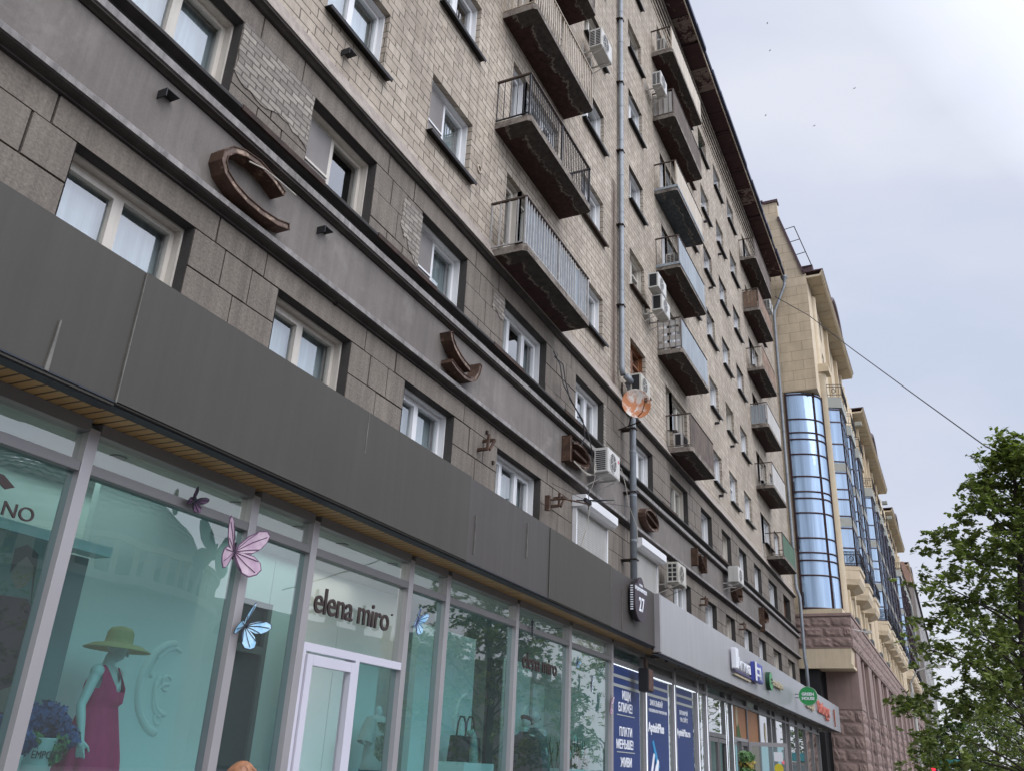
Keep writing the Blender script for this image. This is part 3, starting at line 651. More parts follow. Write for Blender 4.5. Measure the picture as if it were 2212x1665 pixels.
# ---- balconies
def balcony(x0, x1, zb, rail, front=None, outer=True, side=None, slab=PSLAB, bars=.11, wide=.016, floor_trim=None, top=HRAIL, y0=6.1, rows=0, seed=0):
    rr = random.Random(seed+int(zb*10)); sb = MB(); th = .15; L = x1-x0
    n = 14; lo = []
    # ragged lower edge of the slab
    c = .12
    sb.prism([(0, 0.02), (0, y0-D+c*.6), (c*.5, y0-D), (L-c*.5, y0-D), (L, y0-D+c*.6), (L, 0.02)], 0, th, 'z')
    o = inst('balcony', sb.mesh('balcony', slab), APT, (x0-20, 0, zb))
    rl = MB(); t0 = th+.03; h = 1.05+th; yf = y0-D+.05; q = .02
    tp = MB(); tp.box(.0, L, yf-.03, yf+.03, h, h+.035); tp.box(.0, .05, yf+.031, 0, h, h+.035); tp.box(L-.05, L, yf+.031, 0, h, h+.035)
    rl.box(.01, L-.01, yf-.012, yf+.012, t0+.02, t0+.045)
    for xx in (.025, L-.025): rl.box(xx-.012, xx+.012, yf+.013, 0, t0+.02, t0+.045)
    nb = int(L/bars)
    for i in range(nb+1):
        xx = .025+(L-.05)*i/nb; ww = wide*rr.uniform(.7, 1.2)
        if rr.random() < .96: rl.box(xx-ww/2, xx+ww/2, yf-.008, yf+.008, t0+.046, h)
    for sx in (.025, L-.025):
        ns = max(3, int((D-y0)/(bars*1.6)))
        for i in range(1, ns+1): yy = yf+(-yf)*i/ns-.02; rl.box(sx-.008, sx+.008, yy-wide/2, yy+wide/2, t0+.046, h)
    for xx in (.025, L/2, L-.025): rl.box(xx-.018, xx+.018, yf-.018, yf+.018, th, h)
    inst('railing', rl.mesh('railing', rail), o, (0, 0, 0)); inst('handrail', tp.mesh('handrail', top), o, (0, 0, 0))
    if front:
        fp = MB(); n = 40; vs = []
        for i in range(n+1):
            xx = .04+(L-.08)*i/n; yy = (yf-.025 if outer else yf+.03)+.008*(i % 2); vs += [(xx, yy, t0+.01), (xx, yy, h-.03+rr.uniform(-.01, .0))]
        fp.add(vs, [(2*i, 2*i+2, 2*i+3, 2*i+1) for i in range(n)]); fp.box(.04, L-.04, yf+.045, yf+.05, t0+.01, h-.04) if not outer else None
        inst('front_panel', fp.mesh('front_panel', front), o, (0, 0, 0))
    if side:
        sp = MB()
        sq = MB(); sq.box(L-.055, L-.045, yf+.05, -.03, t0+.01, h-.05); inst('side_panel', sq.mesh('side_panel', side), o, (0, 0, 0))
        if rows:
            hh = (h-t0)/rows
            for k in range(rows): sp.box(.045, .055, yf+.05, -.03, t0+k*hh+.04, t0+(k+1)*hh-.04)
        else: sp.box(.045, .055, yf+.05, -.03, t0+.01, h-.05)
        inst('side_panel', sp.mesh('side_panel', side), o, (0, 0, 0))
    if floor_trim:
        ft = MB(); ft.box(-.01, L+.01, yf-.07, yf-.052, th-.03, th+.06); ft.box(-.015, .0, yf-.052, 0, th-.03, th+.06); inst('edge_strip', ft.mesh('edge_strip', floor_trim), o, (0, 0, 0))
    return o
balcony(12.55, 15.92, 10.40, RAILW, front=SHEETB, outer=False, wide=.028, bars=.125)
balcony(12.48, 15.92, 13.39, RAILB, wide=.014, bars=.10)
balcony(12.50, 16.0, 16.40, RAILC, wide=.05, bars=.115, top=RAILC)
balcony(12.50, 16.1, 19.60, RAILG, wide=.03, bars=.115)
balcony(24.65, 27.6, 10.50, RAILG, front=SHEETD, bars=.14)
balcony(23.9, 27.3, 13.44, RAILG, front=SHEETB, side=SHEETW, rows=4)
balcony(23.9, 27.4, 16.46, RAILG, front=SHEETB, floor_trim=SHEETB)
balcony(23.9, 27.5, 19.45, RAILC, front=SHEETC, slab=PSLAB2, floor_trim=SHEETB)
balcony(23.9, 27.8, 22.55, RAILG, front=SHEETD, side=SHEETW)
balcony(23.9, 28.2, 25.5, RAILC, front=SHEETC)
balcony(41.0, 44.55, 10.78, RAILG, front=SHEETG)
balcony(39.5, 43.05, 13.70, RAILW, front=SHEETW)
balcony(39.3, 42.95, 16.60, RAILW, front=SHEETW, side=SHEETB)
balcony(39.2, 42.75, 19.47, RAILC, front=SHEETR)
balcony(39.2, 43.0, 22.70, RAILG, front=SHEETR, side=SHEETR)
balcony(39.1, 43.6, 25.6, RAILG, front=SHEETD)
# ---- vents and stubs on the wall
def stub(x, z, y=6.78, s=.09, mat=BLACK):
    mb = MB(); mb.box(x-s, x+s, y, D, z+s*.75, z+s*.85); mb.box(x-s, x-s*.85, y, D, z-s*.3, z+s*.75); ap(mb, 'wall_bracket', mat)
vb = MB(); vb.lathe([(.085, 0), (.085, .03), (.06, .03), (.06, -.02), (.0, -.02)], n=18); vb.xf(Matrix.Rotation(PI/2, 4, 'X')); vb.xf(Matrix.Translation((11.96, D-.0, 12.03))); ap(vb, 'vent_pipe', SHEETC)
for x, z in ((4.98, 7.95), (7.77, 7.96), (7.75, 11.05), (31.65, 19.92), (33.9, 22.85), (31.3, 22.94), (31.6, 13.96), (34.3, 13.93), (31.7, 11.1)): stub(x, z, 6.70 if z < 8.2 else 6.74)
for x, z in ((12.9, 6.97), (13.2, 6.5), (8.3, 7.2)): ap(MB().box(x, x+.05, 6.86, D, z, z+.06), 'wall_bracket', RUSTD)

# ------------------------------------------------------------------ downpipes
dp = thing('drainpipe', 'grey downpipe with its lower half kinked forward behind the rusted dish', 'drainpipe', (20.15, 6.8, 0))
def dpart(mb, name, mat, root, **k):
    o = mb.build(name, mat, None, **k); o.parent = root; o.matrix_parent_inverse = Matrix.Translation(-root.location); return o
pp = [(20.12, 6.79, 29.5), (20.12, 6.79, 11.35), (20.13, 6.76, 11.15)]
dpart(MB().tube(pp, .075, 14), 'pipe', PIPE, dp, smooth=True)
dpart(MB().tube([(20.35, 6.72, 11.05), (20.42, 6.66, 10.9), (20.42, 6.6, 10.6), (20.41, 6.6, 5.0)], .085, 14), 'pipe', PIPE, dp, smooth=True)
dpart(MB().tube([(20.13, 6.70, 11.14), (20.2, 6.62, 11.04), (20.36, 6.60, 11.0)], .09, 14), 'elbow', PIPE, dp, smooth=True)
jn = MB()
for k in range(14): jn.lathe([(.0752, 0), (.079, .005), (.079, .03), (.0752, .035)], (20.12, 6.79, 12.4+k*1.28), 14)
for k in range(5): jn.lathe([(.086, 0), (.094, .01), (.094, .05), (.086, .06)], (20.415, 6.6, 5.6+k*1.15), 14)
dpart(jn, 'collar', PIPE, dp)
br = MB()
for k in range(6): br.box(20.02, 20.22, 6.7, D, 13.2+k*2.6, 13.225+k*2.6); br.box(19.98, 20.0, 6.76, D, 13.2+k*2.6, 13.225+k*2.6)
for k in range(3): br.box(20.3, 20.52, 6.5, D, 6.3+k*1.7, 6.33+k*1.7)
dpart(br, 'bracket', RUSTD, dp)
dp2 = thing('drainpipe', 'grey downpipe at the far corner of the block with a funnel under the eaves', 'drainpipe', (48.5, 6.72, 0))
dpart(MB().tube([(48.52, 5.98, 29.3), (48.52, 6.0, 29.05), (48.5, 6.70, 27.4), (48.5, 6.74, 27.0), (48.5, 6.74, 10.9), (48.5, 6.6, 10.4), (48.5, 6.6, 7.3), (48.5, 6.55, 6.9), (48.5, 6.55, 4)], .085, 12), 'pipe', PIPE, dp2, smooth=True)
dpart(MB().lathe([(.09, 0), (.1, .15), (.2, .32), (.22, .42), (.2, .42), (.17, .33)], (48.52, 5.98, 29.25), 14), 'funnel', PIPE, dp2, smooth=True)
jn = MB()
for k in range(12): jn.lathe([(.086, 0), (.095, .01), (.095, .05), (.086, .06)], (48.5, 6.74, 12+k*1.28), 12)
dpart(jn, 'collar', PIPE, dp2)

# ------------------------------------------------------------------ air conditioner units
def ac(x, yb, z, label, w=.80, h=.56, d=.29, mat=ACW, yellow=False, grille='rows', bracket=True, tilt=0):
    """x,z: lower left back corner; outlet faces the street"""
    t = thing('air_conditioner', label, 'air conditioner', (x, yb, z), tilt, 'air conditioner units on the facade')
    b = MB(); b.box(0, w, -d, 0, 0, h); b.build('casing', mat, t, bevel=.012)
    b = MB(); b.box(.03, w-.03, -d-.006, -d, .03, h-.03); o = b.build('front_plate', mat, t)
    g = MB(); g.lathe([(.0, .0), (h*.40, .0), (h*.40, .016), (h*.375, .016), (h*.375, .006), (0, .006)], n=24)
    g.xf(Matrix.Translation((w*.38, -d-.007, h*.5)) @ Matrix.Rotation(PI/2, 4, 'X')); g.build('fan_ring', mat, t)
    g = MB(); g.lathe([(0, 0), (h*.365, 0)], n=20); g.xf(Matrix.Translation((w*.38, -d-.017, h*.5)) @ Matrix.Rotation(PI/2, 4, 'X')); g.build('fan_opening', BLACK, t)
    g = MB()
    for q in (.09, .16, .23, .30, .36): g.lathe([(h*q, .02), (h*(q+.012), .02)], n=20)
    for a in range(6): s0 = len(g.v); g.box(-.006, .006, 0, h*.36, .018, .022); g.xf(Matrix.Rotation(a*PI/3, 4, 'Z'), s0)
    g.xf(Matrix.Translation((w*.38, -d-.003, h*.5)) @ Matrix.Rotation(PI/2, 4, 'X')); g.build('fan_grille', mat, t)
    s = MB()
    if grille == 'rows':
        n = 10
        for k in range(n): s.box(-.004, 0, -d+.06, -.04, .05+k*(h-.1)/n, .05+(k+.62)*(h-.1)/n)
    elif grille == 'two':
        n = 9
        for k in range(n):
            for q0, q1 in ((-d+.04, -d*.55), (-d*.45, -.03)): s.box(-.004, 0, q0, q1, .05+k*(h-.1)/n, .05+(k+.62)*(h-.1)/n)
    elif grille == 'open': s.box(-.004, 0, -d+.05, -.05, .05, h-.05)
    elif grille == 'grid':
        for k in range(4):
            for q0, q1 in ((-d+.05, -d*.55), (-d*.45, -.05)): s.box(-.004, 0, q0, q1, .05+k*(h-.08)/4, .05+(k+.75)*(h-.08)/4)
    if s.v: s.build('side_grille', BLACK, t)
    if bracket:
        for q in (.12, w-.12):
            k = MB(); k.box(q-.018, q+.018, -d-.03, D-yb, -.035, -.002); k.box(q-.018, q+.018, D-yb-.03, D-yb, -.03, .35); k.tube([(q, -d, -.03), (q, D-yb-.02, -.26)], .012, 6)
            k.build('bracket', mat if not yellow else RUSTD, t)
    return t
ac(17.66, 6.62, 7.70, 'white air conditioner with a fan beside the open-looped rusty letter by the downpipe', w=.82, h=.57, d=.33)
n_ac = [o for o in bpy.data.objects if o.name == 'air_conditioner'][0]
MB().lathe([(0, 0), (.045, 0), (.045, .004), (0, .004)], n=16).xf(Matrix.Translation((.70, -.337, .42)) @ Matrix.Rotation(PI/2, 4, 'X')).build('emblem', M('faded red emblem', (.45, .08, .09), .5), n_ac)
ac(17.05, 6.66, 19.62, 'white air conditioner under the highest left balcony', w=.85, h=.62, d=.36, grille='two')
ac(22.95, 6.62, 23.25, 'white air conditioner hung between the two top middle balconies', w=.75, h=.58, d=.32, grille='two')
ac(22.0, 6.60, 14.75, 'upper of two stacked white air conditioners left of the middle balconies', w=.85, h=.50, d=.32, grille='open', bracket=False)
ac(22.35, 6.60, 14.17, 'lower of two stacked white air conditioners left of the middle balconies', w=.85, h=.52, d=.32, grille='open')
ac(19.95+.35, 6.62, 10.72, 'white air conditioner below the brown wooden window by the rusted dish', w=.78, h=.52, d=.30, grille='open', mat=ACY, yellow=True)
ac(23.35, 6.62, 6.33, 'white air conditioner just above the pale fascia right of the house number', w=.85, h=.56, d=.32, grille='grid', mat=ACY)
ac(31.2, 6.62, 7.86, 'blank-sided white air conditioner on the grey band above a curved rusty letter', w=.9, h=.55, d=.36, grille='none')
ac(24.25, 6.65, 16.63, 'white air conditioner standing behind the bars of the fourth middle balcony', w=.85, h=.62, d=.30, grille='two', bracket=False)
ac(24.0, 6.72, 25.8, 'small white air conditioner behind the rail of the topmost middle balcony', w=.8, h=.55, d=.30, grille='two', bracket=False)
ac(23.6+1.2, 6.72, 10.68, 'small dark-sided air conditioner on the lowest middle balcony', w=.7, h=.5, d=.28, grille='open', bracket=False)
ac(44.0, 6.62, 26.0-.75, 'white air conditioner beside the far balconies near the corner pipe', w=.85, h=.58, d=.34, grille='two')
ac(40.9, 6.72, 25.9, 'white air conditioner behind the rail of the topmost far balcony', w=.8, h=.55, d=.3, grille='rows', bracket=False)

# ------------------------------------------------------------------ rusted channel letters of the old sign
def channel(pts, wd, closed=False, y0=6.63, y1=6.834, name='stroke', root=None, wall=.012, back=True):
    """a hollow box letter stroke following the centre line pts (x,z), open face towards the street"""
    P = [Vector((a, b)) for a, b in pts]; n = len(P); L, Rr = [], []
    for i in range(n):
        if closed: d = P[(i+1) % n]-P[i-1]
        else: d = P[min(i+1, n-1)]-P[max(i-1, 0)]
        d.normalize(); q = Vector((-d.y, d.x)); L.append(P[i]+q*wd/2); Rr.append(P[i]-q*wd/2)
    mb = MB(); m = n if closed else n-1
    def quadbox(a, b, c, d, ya, yb):
        mb.add([(a.x, ya, a.y), (b.x, ya, b.y), (c.x, ya, c.y), (d.x, ya, d.y), (a.x, yb, a.y), (b.x, yb, b.y), (c.x, yb, c.y), (d.x, yb, d.y)],
               [(0, 1, 2, 3), (7, 6, 5, 4), (0, 4, 5, 1), (1, 5, 6, 2), (2, 6, 7, 3), (3, 7, 4, 0)])
    lip = .035
    for i in range(m):
        j = (i+1) % n; a, b, c, d = L[i], L[j], Rr[j], Rr[i]
        e = (d-a).normalized()*wall; e2 = (c-b).normalized()*wall
        quadbox(a, b, b+e2, a+e, y0, y1); quadbox(d-e, c-e2, c, d, y0, y1)      # side walls
    if not closed:
        for i in (0, n-1): e = (P[1]-P[0]).normalized()*wall if i == 0 else (P[-2]-P[-1]).normalized()*wall; quadbox(L[i], L[i]+e, Rr[i]+e, Rr[i], y0, y1)
    return mb
def face_mesh(pts, wd, closed, y, ins=.012):
    P = [Vector((a, b)) for a, b in pts]; n = len(P); vs = []
    for i in range(n):
        d = (P[(i+1) % n]-P[i-1]) if closed else (P[min(i+1, n-1)]-P[max(i-1, 0)]); d.normalize(); q = Vector((-d.y, d.x))*(wd/2-ins)
        A, B = P[i]+q, P[i]-q; vs += [(A.x, y, A.y), (B.x, y, B.y), (A.x, y+.01, A.y), (B.x, y+.01, B.y)]
    fs = []
    for i in range(n if closed else n-1):
        j = (i+1) % n; fs += [(4*i, 4*i+1, 4*j+1, 4*j), (4*i+2, 4*j+2, 4*j+3, 4*i+3)]
    return MB().add(vs, fs)
RUSTF = M('worn letter face', (.125, .085, .065), .7, .1, var=.35, vs=5, fine=.2, fs=40, bump=.3, dirt=(.36, .27, .20), dirt_at=(.52, .62), ds=7)
def letter(label, strokes, loc):
    t = thing('rusty_sign_letter', label, 'sign letter', loc, 0, 'rusted channel letters of an old shop sign on the grey band')
    for pts, wd, cl in strokes:
        o = channel(pts, wd, cl).build('stroke', RUST, None); o.parent = t; o.matrix_parent_inverse = Matrix.Translation(-Vector(loc))
        o = face_mesh(pts, wd, cl, 6.645).build('stroke_face', RUSTF, None); o.parent = t; o.matrix_parent_inverse = Matrix.Translation(-Vector(loc))
    return t
def arc(cx, cz, rx, rz, a0, a1, n=14): return [(cx+rx*math.cos(R(a0+(a1-a0)*i/n)), cz+rz*math.sin(R(a0+(a1-a0)*i/n))) for i in range(n+1)]
Cp = [(6.78, 7.91), (6.56, 7.99), (6.30, 8.03), (6.05, 8.0), (5.88, 7.92), (5.78, 7.80), (5.77, 7.69), (5.84, 7.58), (6.0, 7.50), (6.22, 7.455), (6.48, 7.45), (6.75, 7.48), (6.96, 7.545)]
letter('large rusty letter C, leftmost on the grey band', [(Cp, .088, False)], (6.3, 6.8, 7.7))
ap(MB().tube([(6.05, 6.55, 7.85), (6.25, 6.48, 7.86), (6.5, 6.45, 7.84), (6.8, 6.47, 7.86)], .009, 6), 'cable_stub', CABLEW)
letter('broken rusty letter made of two crossed curved channels, second on the band', [([(11.02, 8.05), (11.08, 7.93), (11.20, 7.83), (11.38, 7.75), (11.58, 7.70), (11.75, 7.68)], .10, False), ([(11.10, 7.56), (11.3, 7.50), (11.55, 7.47), (11.78, 7.50), (11.95, 7.60), (12.05, 7.75), (12.1, 7.92)], .08, False)], (11.5, 6.8, 7.7))
letter('rusty letter with a straight post and a cable-hung round loop beside the air conditioner', [([(16.30, 8.10), (16.30, 7.52)], .09, False), ([(16.44, 7.99), (16.65, 8.05), (16.95, 8.07), (17.22, 8.03), (17.40, 7.92), (17.43, 7.81), (17.36, 7.72), (17.15, 7.65), (16.85, 7.61), (16.43, 7.57)], .06, False), ([(16.5, 7.83), (17.25, 7.80)], .06, False)], (16.5, 6.8, 7.7))
letter('round rusty letter like an O with a middle bar just right of the downpipe', [(arc(22.15, 7.76, .60, .25, 0, 345, 18), .07, True), ([(21.65, 7.84), (22.65, 7.70)], .06, False)], (21.75, 6.8, 7.7))
letter('rusty letter of an upright and a slanting channel above the shutter row', [([(26.98, 8.10), (26.98, 7.55)], .10, False), ([(27.35, 7.98), (27.7, 7.80), (28.0, 7.62)], .08, False), ([(28.12, 8.08), (28.12, 7.55)], .09, False)], (27, 6.8, 7.7))
letter('curved rusty letter hung right below the blank-sided air conditioner', [(arc(33.1, 7.86, .60, .34, 175, 350, 10), .08, False), ([(33.6, 8.12), (33.6, 7.8)], .08, False)], (33.1, 6.8, 7.7))
letter('far rusty letter with a half disc and a long slipped post, near the corner pipe', [([(37.85, 8.08), (37.85, 7.1)], .10, False), (arc(38.2, 7.80, .75, .25, 85, -85, 8), .07, False)], (37.9, 6.8, 7.7))
# cable loops hanging on the third letter
cb = MB()
for k in range(3):
    pts = [(16.4, 6.60, 7.56-.012*k)]+[(16.4+.95*s, 6.58-.02*math.sin(PI*s), 7.56-.015*k-.11*math.sin(PI*s*.8)+.06*s) for s in (.2, .4, .6, .8, 1)]
    cb.tube(pts, .007, 5)
cb.tube([(17.2, 6.44, 7.5), (17.26, 6.42, 7.62), (17.24, 6.42, 7.75), (17.17, 6.42, 7.70), (17.14, 6.42, 7.55), (17.2, 6.42, 7.42), (17.22, 6.5, 7.2), (17.3, 6.7, 6.95)], .007, 5)
tag(cb.build('cable_loop', CABLEW), 'pale cable looped over the rusty letter beside the air conditioner', 'cable')
cb = MB()
cb.tube([(15.75, 6.85, 9.75), (15.9, 6.7, 9.6), (15.95, 6.65, 9.2), (16.1, 6.6, 8.85), (16.5, 6.45, 8.5), (16.62, 6.45, 8.15), (16.55, 6.5, 7.95)], .013, 6)
cb.tube([(15.7, 6.85, 9.85), (15.78, 6.72, 9.55), (15.85, 6.66, 9.1), (16.2, 6.55, 8.75), (16.75, 6.45, 8.35), (16.9, 6.4, 8.0), (17.1, 6.45, 7.75)], .013, 6)
tag(cb.build('cable_bundle', CABLE), 'black cables dropping past the tilted window to the rusty letter', 'cable')
cb = MB(); cb.tube([(19.05, 6.8, 8.55), (19.35, 6.55, 8.3), (19.55, 6.5, 7.9), (19.75, 6.5, 7.5), (20.25, 6.46, 7.1), (20.33, 6.46, 6.7)], .009, 5)
tag(cb.build('wire', CABLEW), 'pale wire running down beside the grey downpipe', 'cable')

# ------------------------------------------------------------------ satellite dish
ds = thing('satellite_dish', 'round rust-stained white satellite dish in front of the downpipe', 'satellite dish', (19.75, 6.30, 10.1), R(-60))
DISH = M('rusting dish enamel', (.50, .48, .44), .6, .1, var=.15, vs=3, dirt=(.36, .13, .045), dirt_at=(.42, .54), ds=2.8)
d = MB(); prof = [(.36*k/8, .09*(k/8)**2) for k in range(9)]; d.lathe(prof+[(.37, .095), (.37, .085)]+[(rr_, z_-.008) for rr_, z_ in prof[::-1]], n=32, sy=1.1)
d.xf(Matrix.Rotation(R(86), 4, 'X')); d.build('reflector', DISH, ds, smooth=True)
k = MB(); k.tube([(.0, .02, -.36), (.1, -.25, -.3), (.16, -.42, -.05)], .012, 6); k.box(.13, .20, -.47, -.40, -.08, .02); k.build('feed_arm', RUST, ds)
k = MB(); k.tube([(0, .1, 0), (0, .35, -.05), (-.1, .42, -.45)], .02, 8); k.tube([(-.35, .5, -.52), (.15, .1, -.40)], .015, 6); k.build('mount', RUSTD, ds)

# ------------------------------------------------------------------ roof aerial on a bracket, brackets, shutters
an = thing('aerial', 'thin television aerial on a rusty bracket over the first roller shutter', 'antenna', (16.3, 6.3, 6.65))
a = MB(); a.tube([(-.85, .45, -.2), (-.82, .1, -.2), (.1, .0, -.05), (.25, 0, -.05)], .018, 6); a.box(-.92, -.84, .40, .5, -.42, -.12); a.build('bracket', RUST, an)
a = MB(); a.tube([(.2, 0, -.15), (.22, 0, .35)], .009, 5); a.tube([(-.1, .15, -.02), (.75, -.35, .18)], .012, 5); a.tube([(.3, -.05, .05), (3.2, .0, .72)], .007, 5); a.tube([(-1.5, .1, -.08), (.2, 0, .02)], .006, 5)
for q in range(4): a.tube([(-.0+.14*q, .25-.1*q, .0+.03*q), (.12+.14*q, -.15-.1*q, .02+.03*q)], .006, 5)
a.build('elements', IRON, an)
a = MB()
for q in (0, .1, .22): a.box(.0+q, .09+q, -.03, .03, -.03+.015*q, .05)
a.build('junction_box', BLACK, an)
a = MB(); a.tube([(.25, .0, -.1), (.3, .05, -.45), (.28, .2, -.9)], .009, 5); a.build('wire', CABLEW, an)
def vee(x, z, label, y=6.7):
    t = thing('rusty_bracket', label, 'bracket', (x, y, z), 0, 'rusty V brackets on the blockwork')
    b = MB(); b.prism([(0, 0), (.035, .0), (.075, .30), (.02, .30)], -.02, .02, 'y'); b.prism([(.03, .03), (.20, .27), (.24, .24), (.05, -.01)], -.05, -.02, 'y'); b.box(.0, .05, .02, D-y, .0, .05); b.box(.18, .22, -.02, D-y, .22, .27)
    b.build('angle_iron', RUST, t)
vee(12.62, 6.55, 'rusty V bracket right of the third blind window, nearest of its kind')
vee(15.85, 6.42, 'rusty V bracket just left of the first roller shutter')
vee(28.0, 6.5, 'rusty V bracket above the pale fascia near the upright rusty letter')
vee(33.9, 6.6, 'farthest rusty V bracket near the slipped rusty letter')
def shutter(x0, x1, z1, label):
    t = thing('roller_shutter', label, 'roller shutter', (x0, D, 5.0), 0, 'white roller shutters above the fascia')
    w = x1-x0; b = MB(); n = 34; h = z1-5.0
    for k in range(n): zz = h*k/n; b.prism([(-.045, zz+.004), (-.06, zz+.03), (-.06, zz+h/n-.012), (-.045, zz+h/n), (-.03, zz+h/n), (-.03, zz)], .06, w-.06, 'x')
    b.build('slats', ACW, t)
    b = MB(); b.box(0, .06, -.09, .1, 0, h); b.box(w-.06, w, -.09, .1, 0, h); b.build('guide', PVC, t)
    b = MB(); b.prism([(.0, h), (-.24, h), (-.32, h+.07), (-.32, h+.25), (-.0, h+.25)], -.04, w+.04, 'x'); b.build('shutter_box', PVC, t)
shutter(17.12, 19.15, 6.78, 'white roller shutter left of the downpipe')
shutter(21.1, 23.2, 6.78, 'white roller shutter right of the downpipe behind the house number plate')
# cable from the corner of the roof to the tree
pts = [(48.5, 6.6, 28.4), (44, 4.3, 24.4), (40, 2.2, 20.3), (35, .0, 15.8), (30, -1.95, 11.6), (25, -3.8, 8.2), (20, -5.5, 5.9)]
tag(MB().tube(pts, .02, 6).build('overhead_cable', CABLE), 'thin overhead cable running from the roof corner down into the tree', 'cable')

# ------------------------------------------------------------------ shopfront annex
SY, FY = 5.7, 5.2
SH = thing('shopfront', 'glazed ground-floor shopfront under a long dark grey and pale grey fascia', 'shopfront', (10, SY, 0))
def sp(mb, name, mat, **k):
    o = mb.build(name, mat, None, **k); o.parent = SH; o.matrix_parent_inverse = Matrix.Translation((-10, -SY, 0)); return o
J = [-4, 4.03, 9.43, 12.02, 14.78, 17.42]; gm = [GRAPH, GRAPH, GRAPH2, GRAPH, GRAPH2, GRAPH]
tz = [4.955, 4.955, 4.945, 4.935, 4.925, 4.94]
for i in range(5):
    a, b = J[i]+.0025, J[i+1]-.0025; y = FY+(.0 if i % 2 else .012)
    pb = MB(); zb = 3.862+(.0 if i > 0 else -.015)
    pb.add([(a, y, zb), (b, y, zb), (b, y, tz[i]), (a, y, tz[i]), (a, y+.03, zb), (b, y+.03, zb), (b, y+.03, tz[i]), (a, y+.03, tz[i])], [(0, 1, 2, 3), (7, 6, 5, 4), (3, 2, 6, 7), (0, 3, 7, 4), (1, 5, 6, 2), (0, 4, 5, 1)])
    sp(pb, 'fascia_panel', gm[i])
    sp(MB().box(a, b, FY+.032, FY+.15, 3.848+(.0 if i else -.01), 3.862), 'fascia_return', EDGE)
sp(MB().box(17.42, 17.50, 5.10, 5.24, 3.78, 4.92), 'fascia_edge', FRAME)
DRIP = M('dried drip', (.13, .125, .11), .6, var=.5, vs=5)
for x_d, z0_d, z1_d, w_d in ((4.032, 3.87, 4.95, .007), (3.45, 3.87, 4.25, .02), (9.62, 4.0, 4.5, .008), (12.03, 3.88, 4.4, .005), (14.79, 4.55, 4.92, .01), (15.4, 3.9, 4.6, .006), (11.2, 4.3, 4.8, .012), (7.1, 4.5, 4.95, .01)):
    sp(MB().prism([(x_d-w_d, z0_d), (x_d+w_d*.6, z0_d), (x_d+w_d*.35, z1_d), (x_d-w_d*.2, z1_d)], FY-.003, FY+.0125, 'y'), 'drip_mark', DRIP)
sp(MB().box(17.505, 27.6, 5.10, 5.16, 3.76, 4.905), 'fascia_panel', GREYP)
sp(MB().box(27.61, 47.7, 5.105, 5.165, 3.76, 4.905), 'fascia_panel', M('blue grey cladding', (.27, .275, .285), .3, .1, var=.06, vs=.8, streak=.08, spec=.5))
sp(MB().box(17.5, 47.7, 5.17, 5.30, 3.745, 3.765), 'fascia_return', EDGE)
sp(MB().box(47.71, 47.75, 5.10, 6.9, 3.76, 4.9), 'fascia_end', GREYP)
sp(MB().box(-4, 47.7, 5.22, D, 4.86, 4.885), 'canopy_roof', ROOF)
# boarded soffit
m, t = newmat('ochre soffit boards'); x_, y_, z_ = sep(t, pos(t)); cell = mth(t, 'DIVIDE', x_, .1); fx = mth(t, 'FRACT', cell)
wn = t.nodes.new('ShaderNodeTexWhiteNoise'); wn.noise_dimensions = '1D'; t.links.new(mth(t, 'FLOOR', cell), wn.inputs['W'])
c = mixc(t, mth(t, 'LESS_THAN', fx, .2), ramp(t, wn.outputs[0], [(0, (.25, .155, .055)), (1, (.32, .205, .08))]), (.05, .025, .012))
princ(t, c, .45, 0, .4, mth(t, 'GREATER_THAN', fx, .2), .5); SOFF = m
sp(MB().box(-4, 18.6, 5.355, SY+.02, 3.862, 3.875), 'soffit', SOFF)
sp(MB().box(-4, 17.42, 5.20, 5.354, 3.866, 3.878), 'soffit_edge', EDGE)
sp(MB().box(18.6, 47.7, 5.2, SY+.02, 3.80, 3.815), 'soffit', M('torn dark soffit', (.10, .085, .065), .9, var=.4, vs=3, dirt=(.02, .02, .02), dirt_at=(.5, .6), ds=2))
rr = random.Random(9)
for k in range(26):
    x = 17.8+k*1.05+rr.uniform(-.3, .3); q_ = rr.uniform(.02, .05); jm = MB().box(x, x+q_*2, 5.32, 5.32+q_, 3.80-q_*1.6, 3.80)
    if k % 3 == 0: jm.tube([(x+.01, 5.33, 3.79), (x+.2, 5.34, 3.72), (x+.5, 5.33, 3.79)], .008, 4)
    sp(jm, 'loose_fixing', BLACK)

# frame: mullions, transoms and head
MU = [2.05, 4.27, 6.13, 7.06, 8.95, 9.86, 11.96, 14.07, 16.18, 18.27, 20.45, 22.52, 23.42, 25.5, 26.38, 28.34, 30.2, 32.2, 33.1, 35.2, 36.05, 38.0, 40.05, 42.0, 44.1]
for i, x in enumerate([-1.9, 0.0]+MU):
    wv = .05 if x < 17 else .06
    sp(MB().box(x-wv, x+wv, SY-.045, SY+.10, 0.0, 3.80 if x < 18 else 3.74), 'mullion', FRAME if x < 24 else FRAMED, bevel=.004)
ends = [-1.9, 0.0]+MU
for a, b in zip(ends, ends[1:]):
    a += .051; b -= .051
    sp(MB().box(a, b, SY-.04, SY+.09, 3.455, 3.535), 'transom', FRAMED, bevel=.004); sp(MB().box(a, b, SY-.05, SY+.10, 3.765 if a < 18 else 3.70, 3.86 if a < 18 else 3.80), 'head_rail', FRAMED); sp(MB().box(a, b, SY-.04, SY+.09, .35, .45), 'bottom_rail', FRAMED)

